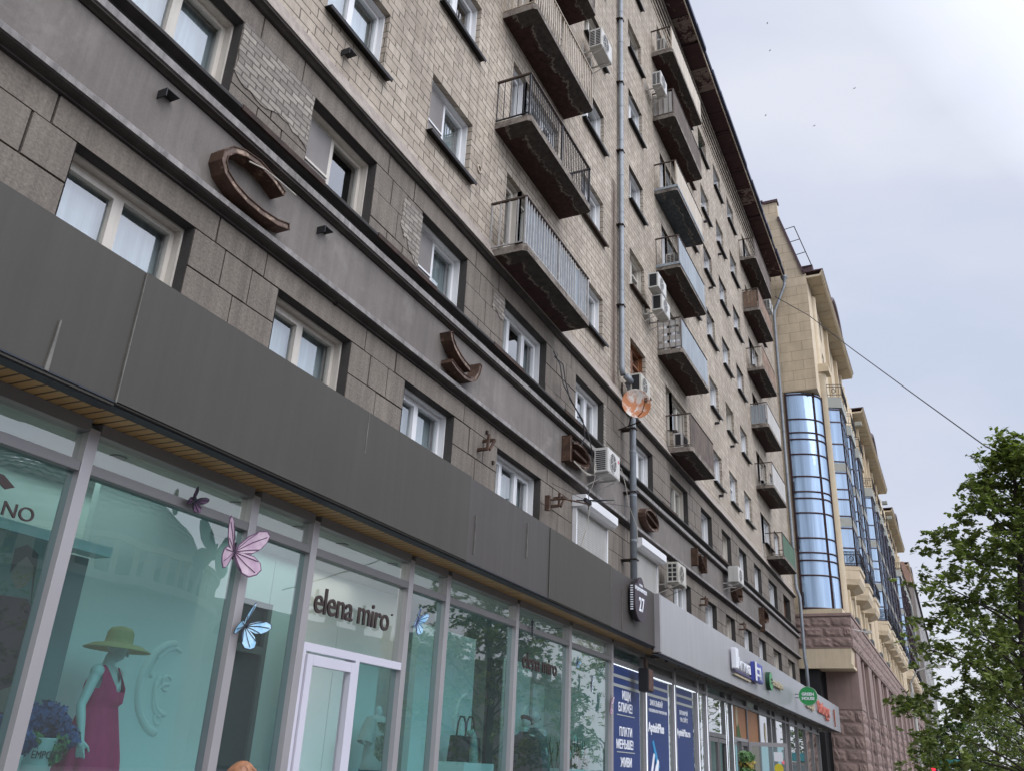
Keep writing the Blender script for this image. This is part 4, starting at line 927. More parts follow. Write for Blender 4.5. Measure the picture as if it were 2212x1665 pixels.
sp(MB().box(-4, 47.7, SY-.02, SY+.25, .0, .349), 'plinth', GREYB)
for a, b in zip(ends, ends[1:]):
    if abs(a-7.06) < .01 or abs(a-23.42) < .01 or abs(a-28.34) < .01: continue
    gm_ = SGLASS if a < 27 else CLEAR
    sp(MB().add([(a+.05, SY+.02, .45), (b-.05, SY+.02, .45), (b-.05, SY+.02, 3.455), (a+.05, SY+.02, 3.455)], [(0, 1, 2, 3)]), 'glass_pane', gm_)
    sp(MB().add([(a+.05, SY+.02, 3.535), (b-.05, SY+.02, 3.535), (b-.05, SY+.02, 3.765), (a+.05, SY+.02, 3.765)], [(0, 1, 2, 3)]), 'top_light', CLEAR if a < 18 else M('blanked top light', (.05, .047, .043), .3, var=.15, spec=.5))
# entrance door bay 7.06-8.95
dx0, dx1 = 7.11, 8.90
sp(MB().box(dx0, dx1, SY-.04, SY+.09, 2.53, 2.61), 'transom', FRAMEW)
sp(MB().add([(dx0, SY+.02, 2.61), (dx1, SY+.02, 2.61), (dx1, SY+.02, 3.455), (dx0, SY+.02, 3.455)], [(0, 1, 2, 3)]), 'glass_pane', CLEAR)
sp(MB().add([(dx0, SY+.02, 3.535), (dx1, SY+.02, 3.535), (dx1, SY+.02, 3.765), (dx0, SY+.02, 3.765)], [(0, 1, 2, 3)]), 'top_light', CLEAR)
sp(MB().box(8.0, 8.07, SY-.045, SY+.095, .1, 2.53), 'mullion', FRAMEW)
sp(MB().add([(8.07, SY+.02, .45), (dx1, SY+.02, .45), (dx1, SY+.02, 2.53), (8.07, SY+.02, 2.53)], [(0, 1, 2, 3)]), 'glass_pane', SGLASS)
d = MB(); X0, X1, Z1 = 7.16, 7.99, 2.50
d.box(dx0, 7.155, SY-.045, SY+.095, .1, 2.529); d.box(X0, X0+.09, SY-.07, SY-.0, .2, Z1); d.box(X1-.09, X1, SY-.07, SY, .2, Z1); d.box(X0+.09, X1-.09, SY-.07, SY, Z1-.10, Z1); d.box(X0+.09, X1-.09, SY-.07, SY, .2, .36)
do = sp(d, 'door', FRAMEW, bevel=.004)
def sub(mb, name, mat, par, **k): o = mb.build(name, mat, None, **k); o.parent = par; o.matrix_parent_inverse = Matrix.Translation((-10, -SY, 0)); return o
sub(MB().add([(X0+.09, SY-.03, .36), (X1-.09, SY-.03, .36), (X1-.09, SY-.03, Z1-.1), (X0+.09, SY-.03, Z1-.1)], [(0, 1, 2, 3)]), 'door_glass', CLEAR, do)
h = MB()
for z in (2.18, 1.35, .7): h.box(X1-.03, X1+.03, SY-.13, SY-.072, z, z+.15); h.box(X1-.015, X1+.045, SY-.12, SY-.075, z-.07, z-.003)
sub(h, 'hinge', FRAMEW, do)
h = MB(); h.tube([(X0+.14, SY-.09, 2.36), (X0+.20, SY-.1, 2.41), (X0+.34, SY-.09, 2.43)], .008, 5); h.box(X0+.12, X0+.15, SY-.1, SY-.072, 2.33, 2.38); sub(h, 'closer_arm', BLACK, do)
# pharmacy door bay 23.42-25.5
for z0, z1 in ((2.50, 2.60), (.1, .3)): sp(MB().box(23.48, 25.44, SY-.04, SY+.09, z0, z1), 'transom', FRAMED)
for k, (a, b) in enumerate(((23.5, 24.44), (24.48, 25.42))):
    d = MB(); d.box(a, a+.09, SY-.05, SY+.02, .1, 2.48); d.box(b-.09, b, SY-.05, SY+.02, .1, 2.48); d.box(a+.09, b-.09, SY-.05, SY+.02, 2.38, 2.48); d.box(a+.09, b-.09, SY-.05, SY+.02, .1, .3)
    do = sp(d, 'door', FRAMED); sub(MB().add([(a+.09, SY-.01, .3), (b-.09, SY-.01, .3), (b-.09, SY-.01, 2.38), (a+.09, SY-.01, 2.38)], [(0, 1, 2, 3)]), 'door_glass', SGLASS, do)
sp(MB().add([(23.47, SY+.02, 2.6), (25.45, SY+.02, 2.6), (25.45, SY+.02, 3.455), (23.47, SY+.02, 3.455)], [(0, 1, 2, 3)]), 'glass_pane', SGLASS)
# cafe bay with orange boards 26.38-30.2 and its lower doorway
OR = M('orange printed board', (.30, .135, .055), .5, var=.12, vs=2); ORG = M('leaf green print', (.05, .10, .03), .6, var=.3, vs=6); CRM = M('cream print', (.42, .36, .24), .6, var=.1)
sp(MB().box(26.44, 28.28, SY+.003, SY+.013, 2.62, 3.45), 'printed_board', OR); sp(MB().box(28.40, 30.14, SY+.003, SY+.013, .45, 3.45), 'printed_board', OR)
sp(MB().prism([(26.9, 2.62), (27.5, 2.62), (27.25, 2.95), (27.0, 3.05)], SY-.006, SY+.0, 'y'), 'print', ORG)
sp(MB().lathe([(0, 0), (.14, 0)], n=20, sy=2.2).xf(Matrix.Translation((27.0, SY-.008, 3.2)) @ Matrix.Rotation(PI/2, 4, 'X')), 'print', CRM)
sp(MB().lathe([(0, 0), (.14, 0)], n=20, sy=2.2).xf(Matrix.Translation((31.4, SY+.008, 2.95)) @ Matrix.Rotation(PI/2, 4, 'X')), 'print', CRM)
sp(MB().box(26.44, 28.28, SY-.04, SY+.09, 2.52, 2.61), 'transom', FRAME)
d = MB(); d.box(27.3, 27.38, SY-.05, SY+.02, .1, 2.51); d.box(28.19, 28.28, SY-.05, SY+.02, .1, 2.51); d.box(27.38, 28.19, SY-.05, SY+.02, 2.41, 2.51); sp(d, 'door', FRAMED)
sp(MB().box(26.44, 28.3, SY+.6, SY+.62, 0, 2.5), 'lobby_wall', BLACK)
# glass door folded open towards the street
od = MB(); od.box(0, .08, -.03, .03, .1, 2.55); od.box(1.02, 1.1, -.03, .03, .1, 2.55); od.box(.08, 1.02, -.03, .03, 2.44, 2.55); od.box(.08, 1.02, -.03, .03, .1, .25)
ot = od.build('door', FRAME, None); ot.parent = SH; ot.location = (28.30-10, -.05, 0); ot.rotation_euler.z = R(-72)
og = MB().add([(.08, 0, .25), (1.02, 0, .25), (1.02, 0, 2.44), (.08, 0, 2.44)], [(0, 1, 2, 3)]).build('door_glass', SGLASS, ot)
st = MB(); st.box(.70, .95, -.035, -.031, 2.05, 2.3); st.build('sticker', WHITEP, ot)
st = MB(); st.lathe([(0, 0), (.13, 0)], n=20).xf(Matrix.Translation((.82, -.034, 1.86)) @ Matrix.Rotation(PI/2, 4, 'X')); st.build('sticker', M('yellow print', (.60, .50, .03), .5), ot)
st = MB(); st.lathe([(0, 0), (.10, 0)], n=20).xf(Matrix.Translation((.82, -.034, 1.58)) @ Matrix.Rotation(PI/2, 4, 'X')); st.build('sticker', M('red print', (.55, .02, .04), .5), ot)
# shop interiors
for q_ in ((-4, 16.1, 8.6, 8.65, 0, 4.1), (16.2, 22.5, 7.4, 7.45, 0, 4.1), (22.6, 44.1, 7.8, 7.85, 0, 4.1), (-4.05, -4, 5.8, 8.6, 0, 4.1), (16.12, 16.19, 5.81, 8.6, 0, 4.1), (26.32, 26.40, 5.81, 7.8, 0, 4.1), (44.1, 44.18, 5.8, 8.6, 0, 3.8)): sp(MB().box(*q_), 'shop_wall', PANELD)
sp(MB().box(-4, 47.7, 5.82, 8.6, 3.88, 3.93), 'shop_ceiling', M('shop ceiling', (.36, .37, .34), .9, var=.08))
sp(MB().box(-4, 44.1, 5.8, 8.6, .50, .70), 'display_floor', PANELW)
for q_ in ((5.42, 6.88, 6.92, 7.0, .7, 3.9), (3.0, 7.95, 7.5, 7.55, .7, 3.88), (8.66, 9.29, 6.9, 7.0, .7, 3.3), (8.65, 11.7, 7.5, 7.55, .7, 3.88), (7.96, 8.64, 7.5, 7.55, 3.25, 3.88), (9.3, 10.3, 6.9, 7.0, .7, 3.4), (11.0, 12.75, 6.75, 6.85, .7, 3.4), (14.3, 15.35, 6.95, 7.0, .7, 3.3), (15.6, 17.2, 7.0, 7.05, .7, 3.0)): sp(MB().box(*q_), 'display_wall', PANELW)
sp(MB().box(13.0, 13.45, 6.6, 6.66, .7, 3.15), 'dark_banner', M('dark printed banner', (.05, .042, .035), .7, var=.6, vs=4))
sp(MB().box(8.02, 8.58, 7.48, 7.54, .7, 2.66), 'inner_door', M('inner door', (.035, .04, .045), .4))
sp(MB().box(8.02, 8.58, 7.49, 7.54, 2.76, 3.2), 'inner_fanlight', MATS['inner door'])
sp(MB().box(4.0, 5.15, 6.5, 6.55, .7, 3.04), 'display_screen', M('grey display screen', (.20, .22, .22), .8)); sp(MB().box(4.0, 5.2, 6.3, 6.49, 3.05, 3.13), 'screen_top', PANELW)
im = MB(); im.box(7.95, 8.02, 7.44, 7.53, .7, 3.27); im.box(8.58, 8.65, 7.44, 7.53, .7, 3.27); im.box(8.02, 8.58, 7.44, 7.53, 2.665, 2.755); im.box(8.02, 8.58, 7.44, 7.53, 3.2, 3.27); sp(im, 'inner_door_frame', FRAMED)
# ceiling spots seen through the top lights
for x in (2.9, 5.0, 6.5, 7.5, 8.3, 9.4, 10.6, 12.8, 14.9): sp(MB().lathe([(0, -.012), (.07, -.012), (.075, 0)], (x, 6.25, 3.88), 16), 'ceiling_spot', FRAMED)
# broad area lamps added under the ceiling to brighten the shop interior
def lamp(x, y, z, wx, wy, pw):
    l = bpy.data.lights.new('interior_fill_lamp', 'AREA'); l.shape = 'RECTANGLE'; l.size = wx; l.size_y = wy; l.energy = pw; l.color = (1, .97, .92)
    o = bpy.data.objects.new('interior_fill_lamp', l); COL.objects.link(o); o.parent = SH; o.location = (x-10, y-SY, z)
for x, wx, pw in ((3.1, 1.6, 3), (5.3, 1.7, 5), (8.0, 1.7, 8), (10.9, 1.8, 6), (13.2, 1.8, 5), (15.2, 1.6, 4)): lamp(x, 6.45, 3.85, wx, .6, pw)
for x in (1.5, 5.5, 9, 13): lamp(x, 7.15, 3.85, 2.6, .5, 6)
# relief shells on the display wall: concentric crescent mouldings
def shell(cx, y, cz, s, name='relief_moulding'):
    mb = MB()
    for rr_, a0, a1, ox, oz, th in ((1, 92, 262, 0, 0, 1), (.78, 100, 175, .10, .12, .6), (.62, 65, 150, -.02, .28, .5), (.55, 150, 268, .10, -.05, .6), (.36, 80, 265, -.05, -.28, .5), (.16, 30, 300, -.08, .10, .4), (.15, 40, 330, -.12, -.66, .4)):
        mb.tube([(cx+(ox+rr_*math.cos(R(a0+(a1-a0)*i/16)))*s, y, cz+(oz+rr_*math.sin(R(a0+(a1-a0)*i/16)))*s*1.15) for i in range(17)], .040*s/.4*th, 8)
    sp(mb, name, PANELW, smooth=True)
shell(6.70, 6.915, 2.13, .36); shell(12.55, 6.745, 2.15, .34); shell(15.3, 6.945, 2.2, .33)
# navy posters inside the pharmacy glass
for a, b, z in ((16.24, 17.95, 3.44), (18.42, 20.0, 3.40), (20.56, 22.1, 3.40)): sp(MB().box(a, b, SY+.006, SY+.014, .5, z), 'poster', BLUEP)
PST = M('pale stripe', (.32, .34, .32), .5, var=.05)
for a, b in ((16.24, 17.95), (18.42, 20.0), (20.56, 22.1)):
    for z in (3.21, 3.04): sp(MB().box(a, b, SY-.002, SY+.005, z, z+.055), 'poster_stripe', PST)
for z in (2.545, 1.90): sp(MB().box(16.55, 17.6, SY-.002, SY+.005, z, z+.018), 'poster_stripe', PST)
def stext(body, size, x, z, mat=WHITEP, y=SY-.0, **k): o = text(body, size, (x-10, y-SY, z), SH, mat, **k); return o
stext('ИЩИ', .215, 16.84, 2.84, extrude=.003, bold=.004); stext('БЛИЖЕ!', .215, 16.62, 2.62, extrude=.003, bold=.004)
stext('ПЛАТИ', .215, 16.68, 2.19, extrude=.003, bold=.004); stext('МЕНЬШЕ!', .215, 16.50, 1.97, extrude=.003, bold=.004); stext('ЖИВИ', .215, 16.75, 1.66, extrude=.003, bold=.004)
stext('ЗАКАЗЫВАЙ', .15, 18.62, 2.87, extrude=.003, bold=.002); stext('В МОБИЛЬНОМ ПРИЛОЖЕНИИ', .085, 18.55, 2.74, extrude=.003)
stext('AptekiPlus', .25, 18.5, 2.36, extrude=.003, bold=.008, xs=1.05); stext('БРОНИРУЙ', .13, 20.9, 2.83, extrude=.003); stext('НА САЙТЕ', .13, 20.95, 2.68, extrude=.003); stext('AptekiPlus.ru', .21, 20.66, 2.38, extrude=.003, bold=.005)
ph = MB(); ph.prism([(18.75, 2.15), (18.85, 2.2), (19.25, 1.7), (19.12, 1.6)], SY-.004, SY+.01, 'y'); sp(ph, 'print', M('cyan print', (.03, .22, .42), .5))
ph = MB(); ph.prism([(18.6, 1.5), (18.85, 1.95), (18.92, 1.92), (18.7, 1.45)], SY-.004, SY+.01, 'y'); ph.prism([(18.8, 1.45), (19.1, 1.85), (19.2, 1.8), (19.05, 1.4)], SY-.005, SY+.009, 'y'); sp(ph, 'print', WHITEP)
# lit strips on the pharmacy posts
for x in (18.215, 20.34, 22.42, 23.29, 25.37, 26.24): sp(MB().box(x-.007, x+.007, SY-.058, SY-.05, .4, 3.42), 'light_strip', LED)
for a, b in ((16.25, 17.9), (18.4, 20.3), (20.56, 22.4)): sp(MB().box(a, b, SY-.012, SY-.004, 3.425, 3.44), 'light_strip', LED)

# ------------------------------------------------------------------ signs
def sign(name, label, cat, loc, rz=0, group=None): return thing(name, label, cat, loc, rz, group)
g = sign('shop_sign', 'brown lettering on the glass over the white entrance door', 'sign', (7.17, 5.66, 2.93), group='brown boutique lettering')
text('elena miro', .37, (0, 0, -.02), g, BROWNL, extrude=.010, bold=.002, xs=.92, space=.95); text('\u2022', .09, (1.42, 0, .14), g, BROWNL, extrude=.01)
g = sign('shop_sign', 'brown lettering on the glass above the pair of mannequins', 'sign', (12.18, 5.66, 2.93), group='brown boutique lettering')
text('elena miro', .33, (0, 0, -.01), g, BROWNL, extrude=.010, bold=.002, xs=.98, space=.95); text('\u2022', .08, (1.41, 0, .12), g, BROWNL, extrude=.01)
g = sign('shop_sign', 'black capitals ending in ANO under a dark curved mark at the left edge', 'sign', (3.60, 5.66, 2.99))
text('ANO', .14, (0, 0, 0), g, BROWNL, extrude=.006, xs=1.15)
MB().prism([(-.25, .22), (-.1, .27), (.06, .26), (.16, .20), (.10, .17), (0, .22), (-.12, .2)], -.006, .006, 'y').build('emblem', BROWNL, g)
# house number plate
PL = M('plum plate', (.040, .026, .036), .45, var=.08, spec=.5)
g = sign('house_number_plate', 'dark plum plaque with the house number 27 on the grey fascia', 'sign', (16.08, 5.19, 4.50))
w = .36; prof = [(-w, .30)]+[(-w*.62, .31), (-.16, .39), (-.08, .455), (0, .475), (.08, .455), (.16, .39), (w*.62, .31), (w, .30)]+[(w, -.05)]+[(w*math.cos(R(a)), -.05+.30*math.sin(R(a))) for a in range(-10, -180, -12)]+[(-w, -.05)]
MB().prism(prof, -.13, -.10, 'y').build('plate', PL, g)
MB().prism([(a*.97, b*.97) for a, b in prof], -.099, -.02, 'y').build('edge', BLACK, g)
b = MB()
for k in range(11): b.box(-w-.012, -w+.004, -.09, -.04, .27-k*.043-.02, .27-k*.043)
b.build('edge_lamps', WHITEP, g)
text('УЛИЦА', .055, (0, -.131, .30), g, WHITEP, extrude=.003, align='CENTER', xs=1.1); text('ОРДЖОНИКИДЗЕ', .088, (0, -.131, .20), g, WHITEP, extrude=.003, align='CENTER', bold=.002, xs=.95)
text('27', .36, (.02, -.131, -.16), g, WHITEP, extrude=.004, align='CENTER', bold=.006, xs=.9)
# pharmacy sign
VIO = M('violet strip', (.10, .09, .20), .5)  # violet strip along the foot of the letters
g = sign('pharmacy_sign', 'white raised letters reading Аптека with a blue emblem plate on the pale fascia', 'sign', (23.7, 5.08, 4.10))
text('Аптека', .42, (.40, -.10, .08), g, WHITEP, extrude=.02, bold=.004, xs=1.14)
b = MB(); b.box(.0, .30, -.16, -.02, .05, .56); b.build('letter_plate', WHITEP, g, bevel=.02)
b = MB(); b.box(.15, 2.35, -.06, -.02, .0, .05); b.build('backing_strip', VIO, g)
b = MB(); b.box(.25, 2.3, -.05, -.02, -.09, -.045); b.build('base_strip', CRM, g)
b = MB(); b.box(2.45, 3.55, -.16, -.02, -.03, .50); b.build('emblem_plate', M('royal blue plate', (.06, .08, .36), .4), g, bevel=.03)
b = MB(); b.box(2.42, 2.62, -.175, -.161, -.02, .49); b.box(2.62, 3.0, -.175, -.161, .30, .36); b.box(2.62, 2.95, -.175, -.161, .12, .18); b.build('emblem', WHITEP, g)
text('А', .46, (2.92, -.18, .04), g, WHITEP, name='emblem_letter', extrude=.008, bold=.01)
# coffee chain sign
GRN = M('bright green acrylic', (.025, .27, .075), .35, var=.02, spec=.5); GDK = M('dark green edge', (.01, .05, .025), .5)
g = sign('cafe_sign', 'upright green disc and small cream letters on the blue-grey fascia', 'sign', (28.9, 5.10, 4.32))
MB().lathe([(0, .0), (.27, .0), (.27, .12), (0, .12)], n=32, sx=1.15).xf(Matrix.Rotation(PI/2, 4, 'X')).build('disc_edge', GDK, g)
MB().lathe([(0, .121), (.262, .121)], n=32, sx=1.15).xf(Matrix.Rotation(PI/2, 4, 'X')).build('disc', GRN, g)
MB().box(-.17, .2, -.135, -.122, -.09, .09).build('disc_label', M('pale green', (.35, .5, .33), .5), g)
text('GREEN', .10, (.01, -.14, .01), g, GDK, extrude=.002, align='CENTER'); text('HOUSE', .10, (.01, -.14, -.08), g, GDK, extrude=.002, align='CENTER')
text('сеть кофеен', .24, (.45, -.06, -.05), g, CRM, extrude=.03, bold=.012, xs=1.3)
# green blade sign
g = sign('blade_sign', 'round green projecting sign reading GREEN HOUSE', 'sign', (34.3, 4.66, 4.33))
MB().lathe([(0, -.05), (.315, -.05), (.315, .05), (0, .05)], n=40).xf(Matrix.Rotation(PI/2, 4, 'Y')).build('disc', GRN, g)
MB().lathe([(.306, -.055), (.322, -.055), (.322, .055), (.306, .055)], n=40).xf(Matrix.Rotation(PI/2, 4, 'Y')).build('rim', M('pale rim', (.30, .42, .32), .5), g)
text('GREEN', .135, (-.055, 0, .02), g, WHITEP, extrude=.004, rot=(PI/2, 0, -PI/2), align='CENTER', bold=.006); text('HOUSE', .135, (-.055, 0, -.125), g, WHITEP, extrude=.004, rot=(PI/2, 0, -PI/2), align='CENTER', bold=.006)
b = MB()
for z in (-.06, .06): b.tube([(0, .30, z), (0, .44, z)], .014, 6)
b.build('bracket', BLACK, g)
# coral letters
g = sign('shop_sign', 'cream and coral script letters near the far end of the fascia', 'sign', (36.6, 5.08, 4.13))
text('Бистро', .42, (0, -.03, .0), g, CRM, extrude=.02, bold=.012, xs=1.35, shear=.2)
text('Сибиряк', .62, (3.1, -.03, .03), g, M('coral acrylic', (.52, .13, .09), .5), extrude=.02, bold=.012, xs=1.45)
text('кухня', .2, (5.6, -.03, -.14), g, M('coral acrylic', (.52, .13, .09), .5), extrude=.02, xs=1.4)
b = MB(); b.box(8.6, 8.75, -.05, 0, .1, .5); b.box(8.62, 8.7, -.05, 0, -.25, .1); b.build('fork_emblem', M('rust print', (.30, .08, .04), .5), g)
# loudspeaker box under the soffit
g = thing('loudspeaker_box', 'dark box loudspeaker hung under the canopy in front of the navy posters', 'speaker', (17.47, 5.42, 3.25))
MB().box(-.17, .17, -.10, .10, -.22, .21).build('cabinet', BLACK, g, bevel=.008)
MB().box(-.15, .15, -.108, -.102, -.2, .19).build('front_cloth', M('brown speaker cloth', (.08, .045, .035), .8, var=.4, vs=9), g)
MB().box(-.05, .05, -.03, .03, .211, .42).build('bracket', RUSTD, g)

# ------------------------------------------------------------------ butterflies on the glass
def bfly(label, x, z, s, colm, rim, rot=0, flap=1.0, flap2=1.0, y=5.62):
    t = thing('paper_butterfly', label, 'butterfly', (x, y, z), 0, 'paper butterflies stuck on the shop glass')
    up_ = [(0.0, 0), (.05, .25), (.18, .62), (.34, .9), (.47, .98), (.53, .86), (.50, .60), (.42, .32), (.30, .10), (.12, -.02)]
    lo_ = [(0.0, .04), (.16, .06), (.34, .05), (.46, -.10), (.50, -.32), (.44, -.52), (.32, -.66), (.20, -.60), (.10, -.40), (.02, -.15)]
    Mx = Matrix.Rotation(R(rot), 4, 'Y')
    for side, fl in ((1, flap), (-1, flap2)):
        for nm, w_ in (('upper_wing', up_), ('lower_wing', lo_)):
            for mat_, k, yy in ((rim, 1.0, 0), (colm, .90, -.006)):
                cx = sum(p[0] for p in w_)/len(w_); cz = sum(p[1] for p in w_)/len(w_)
                q = [(((p[0]-cx)*k+cx)*side*fl*s, ((p[1]-cz)*k+cz)*s) for p in w_]
                mb = MB(); vs = [(a, yy-abs(a)*.35, b) for a, b in q]; n = len(vs)
                mb.add(vs+[(a, c+.002, b) for a, c, b in vs], [tuple(range(n)), tuple(range(2*n-1, n-1, -1))]+[(i, (i+1) % n, (i+1) % n+n, i+n) for i in range(n)])
                mb.xf(Mx); mb.build(nm if mat_ is colm else 'wing_edge', mat_, t)
    vn = MB()
    for side, fl in ((1, flap), (-1, flap2)):
        for w_ in (up_, lo_):
            for q in w_[3:9:2]: vn.tube([(0, -.01, 0), (q[0]*.5*side*fl*s, -.012-abs(q[0]*.5*fl*s)*.35, q[1]*.55*s), (q[0]*.88*side*fl*s, -.012-abs(q[0]*.88*fl*s)*.35, q[1]*.88*s)], .0035, 4, cap=False)
    vn.xf(Mx); vn.build('veins', rim, t)
    b = MB().capsule((0, -.01, -.22*s), .018*s+.004, (0, -.01, .28*s), .022*s+.004, 8); b.xf(Mx); b.build('body', BLACK, t)
def wing(name, a, b, sc):
    m, t = newmat(name); n1 = noise(t, pos(t), sc, 4, .6)
    princ(t, ramp(t, n1, [(.35, a), (.65, b)]), .6, 0, .3); return m
PW = wing('mauve wing', (.40, .27, .36), (.56, .44, .50), 7); BW = wing('blue wing', (.20, .42, .60), (.42, .62, .74), 9); DW = wing('violet wing', (.05, .03, .06), (.14, .07, .13), 9)
EDGEP = M('purple wing edge', (.12, .06, .12), .6); EDGEB = M('black wing edge', (.02, .02, .03), .6)
bfly('large mauve butterfly across the second mullion', 5.90, 3.22, .28, PW, EDGEP, 4, 2.1, 1.4)
bfly('blue and black butterfly half on the mullion above the dark inner door', 6.19, 2.62, .23, BW, EDGEB, 40, 1.7, .7)
bfly('small dark violet butterfly highest on the second pane', 5.33, 3.53, .12, DW, EDGEB, 30, 1.7, 1.0)
bfly('blue-violet butterfly right of the entrance lettering', 9.08, 3.10, .20, BW, wing('indigo edge', (.05, .05, .14), (.10, .10, .22), 9), 28, 1.3, .4)
bfly('black butterfly at the top light above the second lettering', 12.38, 3.48, .17, M('grey wing', (.14, .16, .17), .6), EDGEB, -10, .5, .3)
bfly('pale blue butterfly right of the second lettering', 14.24, 3.22, .10, BW, EDGEB, 40, 1.8, 1.0)
bfly('slim blue and white butterfly hanging over the tulips', 14.93, 2.93, .18, wing('white blue wing', (.35, .45, .55), (.55, .62, .66), 9), EDGEB, 8, .8, .5)
bfly('pink butterfly on the mullion beside the navy posters', 15.90, 2.66, .22, PW, EDGEB, 20, .9, .7)

# ------------------------------------------------------------------ people and mannequins
def body_mesh(name, prims, mat, voxel=.009, smooth_it=4):
    mb = MB()
    for p in prims:
        if p[0] == 'c': mb.capsule(p[1], p[2], p[3], p[4], 12)
        else: mb.sphere(p[1], *p[2], n=20, m=14)
    me = mb.mesh(name, mat); o = bpy.data.objects.new(name, me); COL.objects.link(o)
    md = o.modifiers.new('r', 'REMESH'); md.mode = 'VOXEL'; md.voxel_size = voxel
    sm = o.modifiers.new('s', 'SMOOTH'); sm.iterations = smooth_it; sm.factor = .5
    bpy.context.view_layer.update()
    me2 = bpy.data.meshes.new_from_object(o.evaluated_get(bpy.context.evaluated_depsgraph_get())); bpy.data.objects.remove(o)
    me2.name = name; me2.polygons.foreach_set('use_smooth', [True]*len(me2.polygons)); me2.materials.clear(); me2.materials.append(mat)
    return me2
def hand(P, wrist, down, palm_n, side, s=1.0, curl=.25):
    """palm, four unequal bent fingers and a thumb; down = direction of the fingers, palm_n = palm normal, side = thumb side"""
    wr = Vector(wrist); d = Vector(down).normalized(); nrm = Vector(palm_n).normalized(); sd = Vector(side).normalized()
    P.append(('c', wr, .024*s, wr+d*.04*s, .026*s))
    for q in (-.026, -.009, .009, .026): P.append(('c', wr+d*.02*s+sd*q*.6*s, .014*s, wr+d*.09*s+sd*q*s, .0115*s))
    for q, L in ((.030, .070), (.010, .080), (-.010, .075), (-.029, .058)):
        b0 = wr+d*.092*s+sd*q*s; b1 = b0+(d+nrm*curl*.5+sd*q*2).normalized()*L*.45*s; b2 = b1+(d+nrm*curl*1.6).normalized()*L*.33*s; b3 = b2+(d+nrm*curl*2.6).normalized()*L*.25*s
        P += [('c', b0, .0092*s, b1, .0085*s), ('c', b1, .0085*s, b2, .008*s), ('c', b2, .008*s, b3, .007*s)]
    t0 = wr+d*.03*s+sd*.028*s; t1 = t0+(d*.8+sd*.75+nrm*.35).normalized()*.042*s; t2 = t1+(d+sd*.15+nrm*.4).normalized()*.032*s
    P += [('c', t0, .013*s, t1, .0105*s), ('c', t1, .0105*s, t2, .009*s)]
def human(H=1.75, arms=None, head_pitch=0, head_yaw=0, fem=True, legs=True, step=0):
    """front faces -y; returns primitives. arms: list of (elbow, wrist, fingers dir, palm normal) per side"""
    k = H/1.75; P = []; V = lambda x, y, z: Vector((x, y, z))*k
    sh = .165 if fem else .195; hp = .10
    P += [('s', V(0, 0, 1.30), (.135*k, .095*k, .16*k)), ('s', V(0, .005, 1.15), (.115*k, .085*k, .14*k)), ('s', V(0, .0, .98), (.155*k, .105*k, .13*k)), ('s', V(-.06, .03, .93), (.09*k, .1*k, .1*k)), ('s', V(.06, .03, .93), (.09*k, .1*k, .1*k))]
    if fem: P += [('s', V(-.068, -.066, 1.285), (.055*k, .045*k, .055*k)), ('s', V(.068, -.066, 1.285), (.055*k, .045*k, .055*k))]
    else: P += [('s', V(0, 0, 1.32), (.165*k, .105*k, .15*k))]
    for s in (-1, 1): P += [('c', V(0, .01, 1.44), .055*k, V(s*(sh-.02), .0, 1.405), .052*k)]
    P += [('c', V(0, .01, 1.38), .06*k, V(0, -.005, 1.53), .047*k)]
    # head
    hb = Matrix.Translation(V(0, -.0, 1.52)) @ Matrix.Rotation(head_yaw, 4, 'Z') @ Matrix.Rotation(head_pitch, 4, 'X')
    def hp_(x, y, z): return hb @ (Vector((x, y, z))*k)
    P += [('s', hp_(0, .012, .135), (.073*k, .092*k, .095*k)), ('s', hp_(0, -.030, .075), (.055*k, .062*k, .075*k)), ('c', hp_(0, -.055, .025), .026*k, hp_(0, -.045, .05), .035*k),
          ('c', hp_(0, -.094, .118), .009*k, hp_(0, -.113, .082), .013*k), ('c', hp_(-.018, -.088, .052), .008*k, hp_(.018, -.088, .052), .008*k), ('c', hp_(-.016, -.086, .041), .008*k, hp_(.016, -.086, .041), .008*k),
          ('c', hp_(-.045, -.072, .118), .011*k, hp_(-.015, -.086, .122), .010*k), ('c', hp_(.045, -.072, .118), .011*k, hp_(.015, -.086, .122), .010*k)]
    for s in (-1, 1): P += [('c', hp_(s*.074, .012, .085), .010*k, hp_(s*.078, .018, .12), .013*k), ('s', hp_(s*.028, -.078, .102), (.012*k, .009*k, .008*k))]
    for i, s in enumerate((-1, 1)):
        a = arms[i] if arms else (V(s*.235, .02, 1.13), V(s*.25, -.03, .88), (s*.02, -.05, -1), (-s, 0, 0))
        S0 = V(s*sh, 0, 1.40); E, W = Vector(a[0]), Vector(a[1])
        P += [('s', S0, (.058*k, .058*k, .062*k)), ('c', S0, .05*k, E, .036*k), ('c', E, .037*k, E.lerp(W, .35), .037*k), ('c', E.lerp(W, .35), .037*k, W, .024*k)]
        if a[2] is not None: hand(P, W, a[2], a[3], a[4] if len(a) > 4 else (0, -1, 0), k)
    if legs:
        for i, s in enumerate((-1, 1)):
            st = step*s; K = V(s*.085, -.02+st*.5-.03*abs(step), .50); A = V(s*.085, .02+st, .085)
            P += [('c', V(s*.088, .01, .90), .088*k, K, .056*k), ('c', K, .055*k, K.lerp(A, .35)+V(0, .012, 0), .054*k), ('c', K.lerp(A, .35)+V(0, .012, 0), .054*k, A, .036*k),
                  ('c', A+V(0, .02, -.045), .036*k, A+V(0, -.14, -.055), .028*k)]
    return P, hb, k
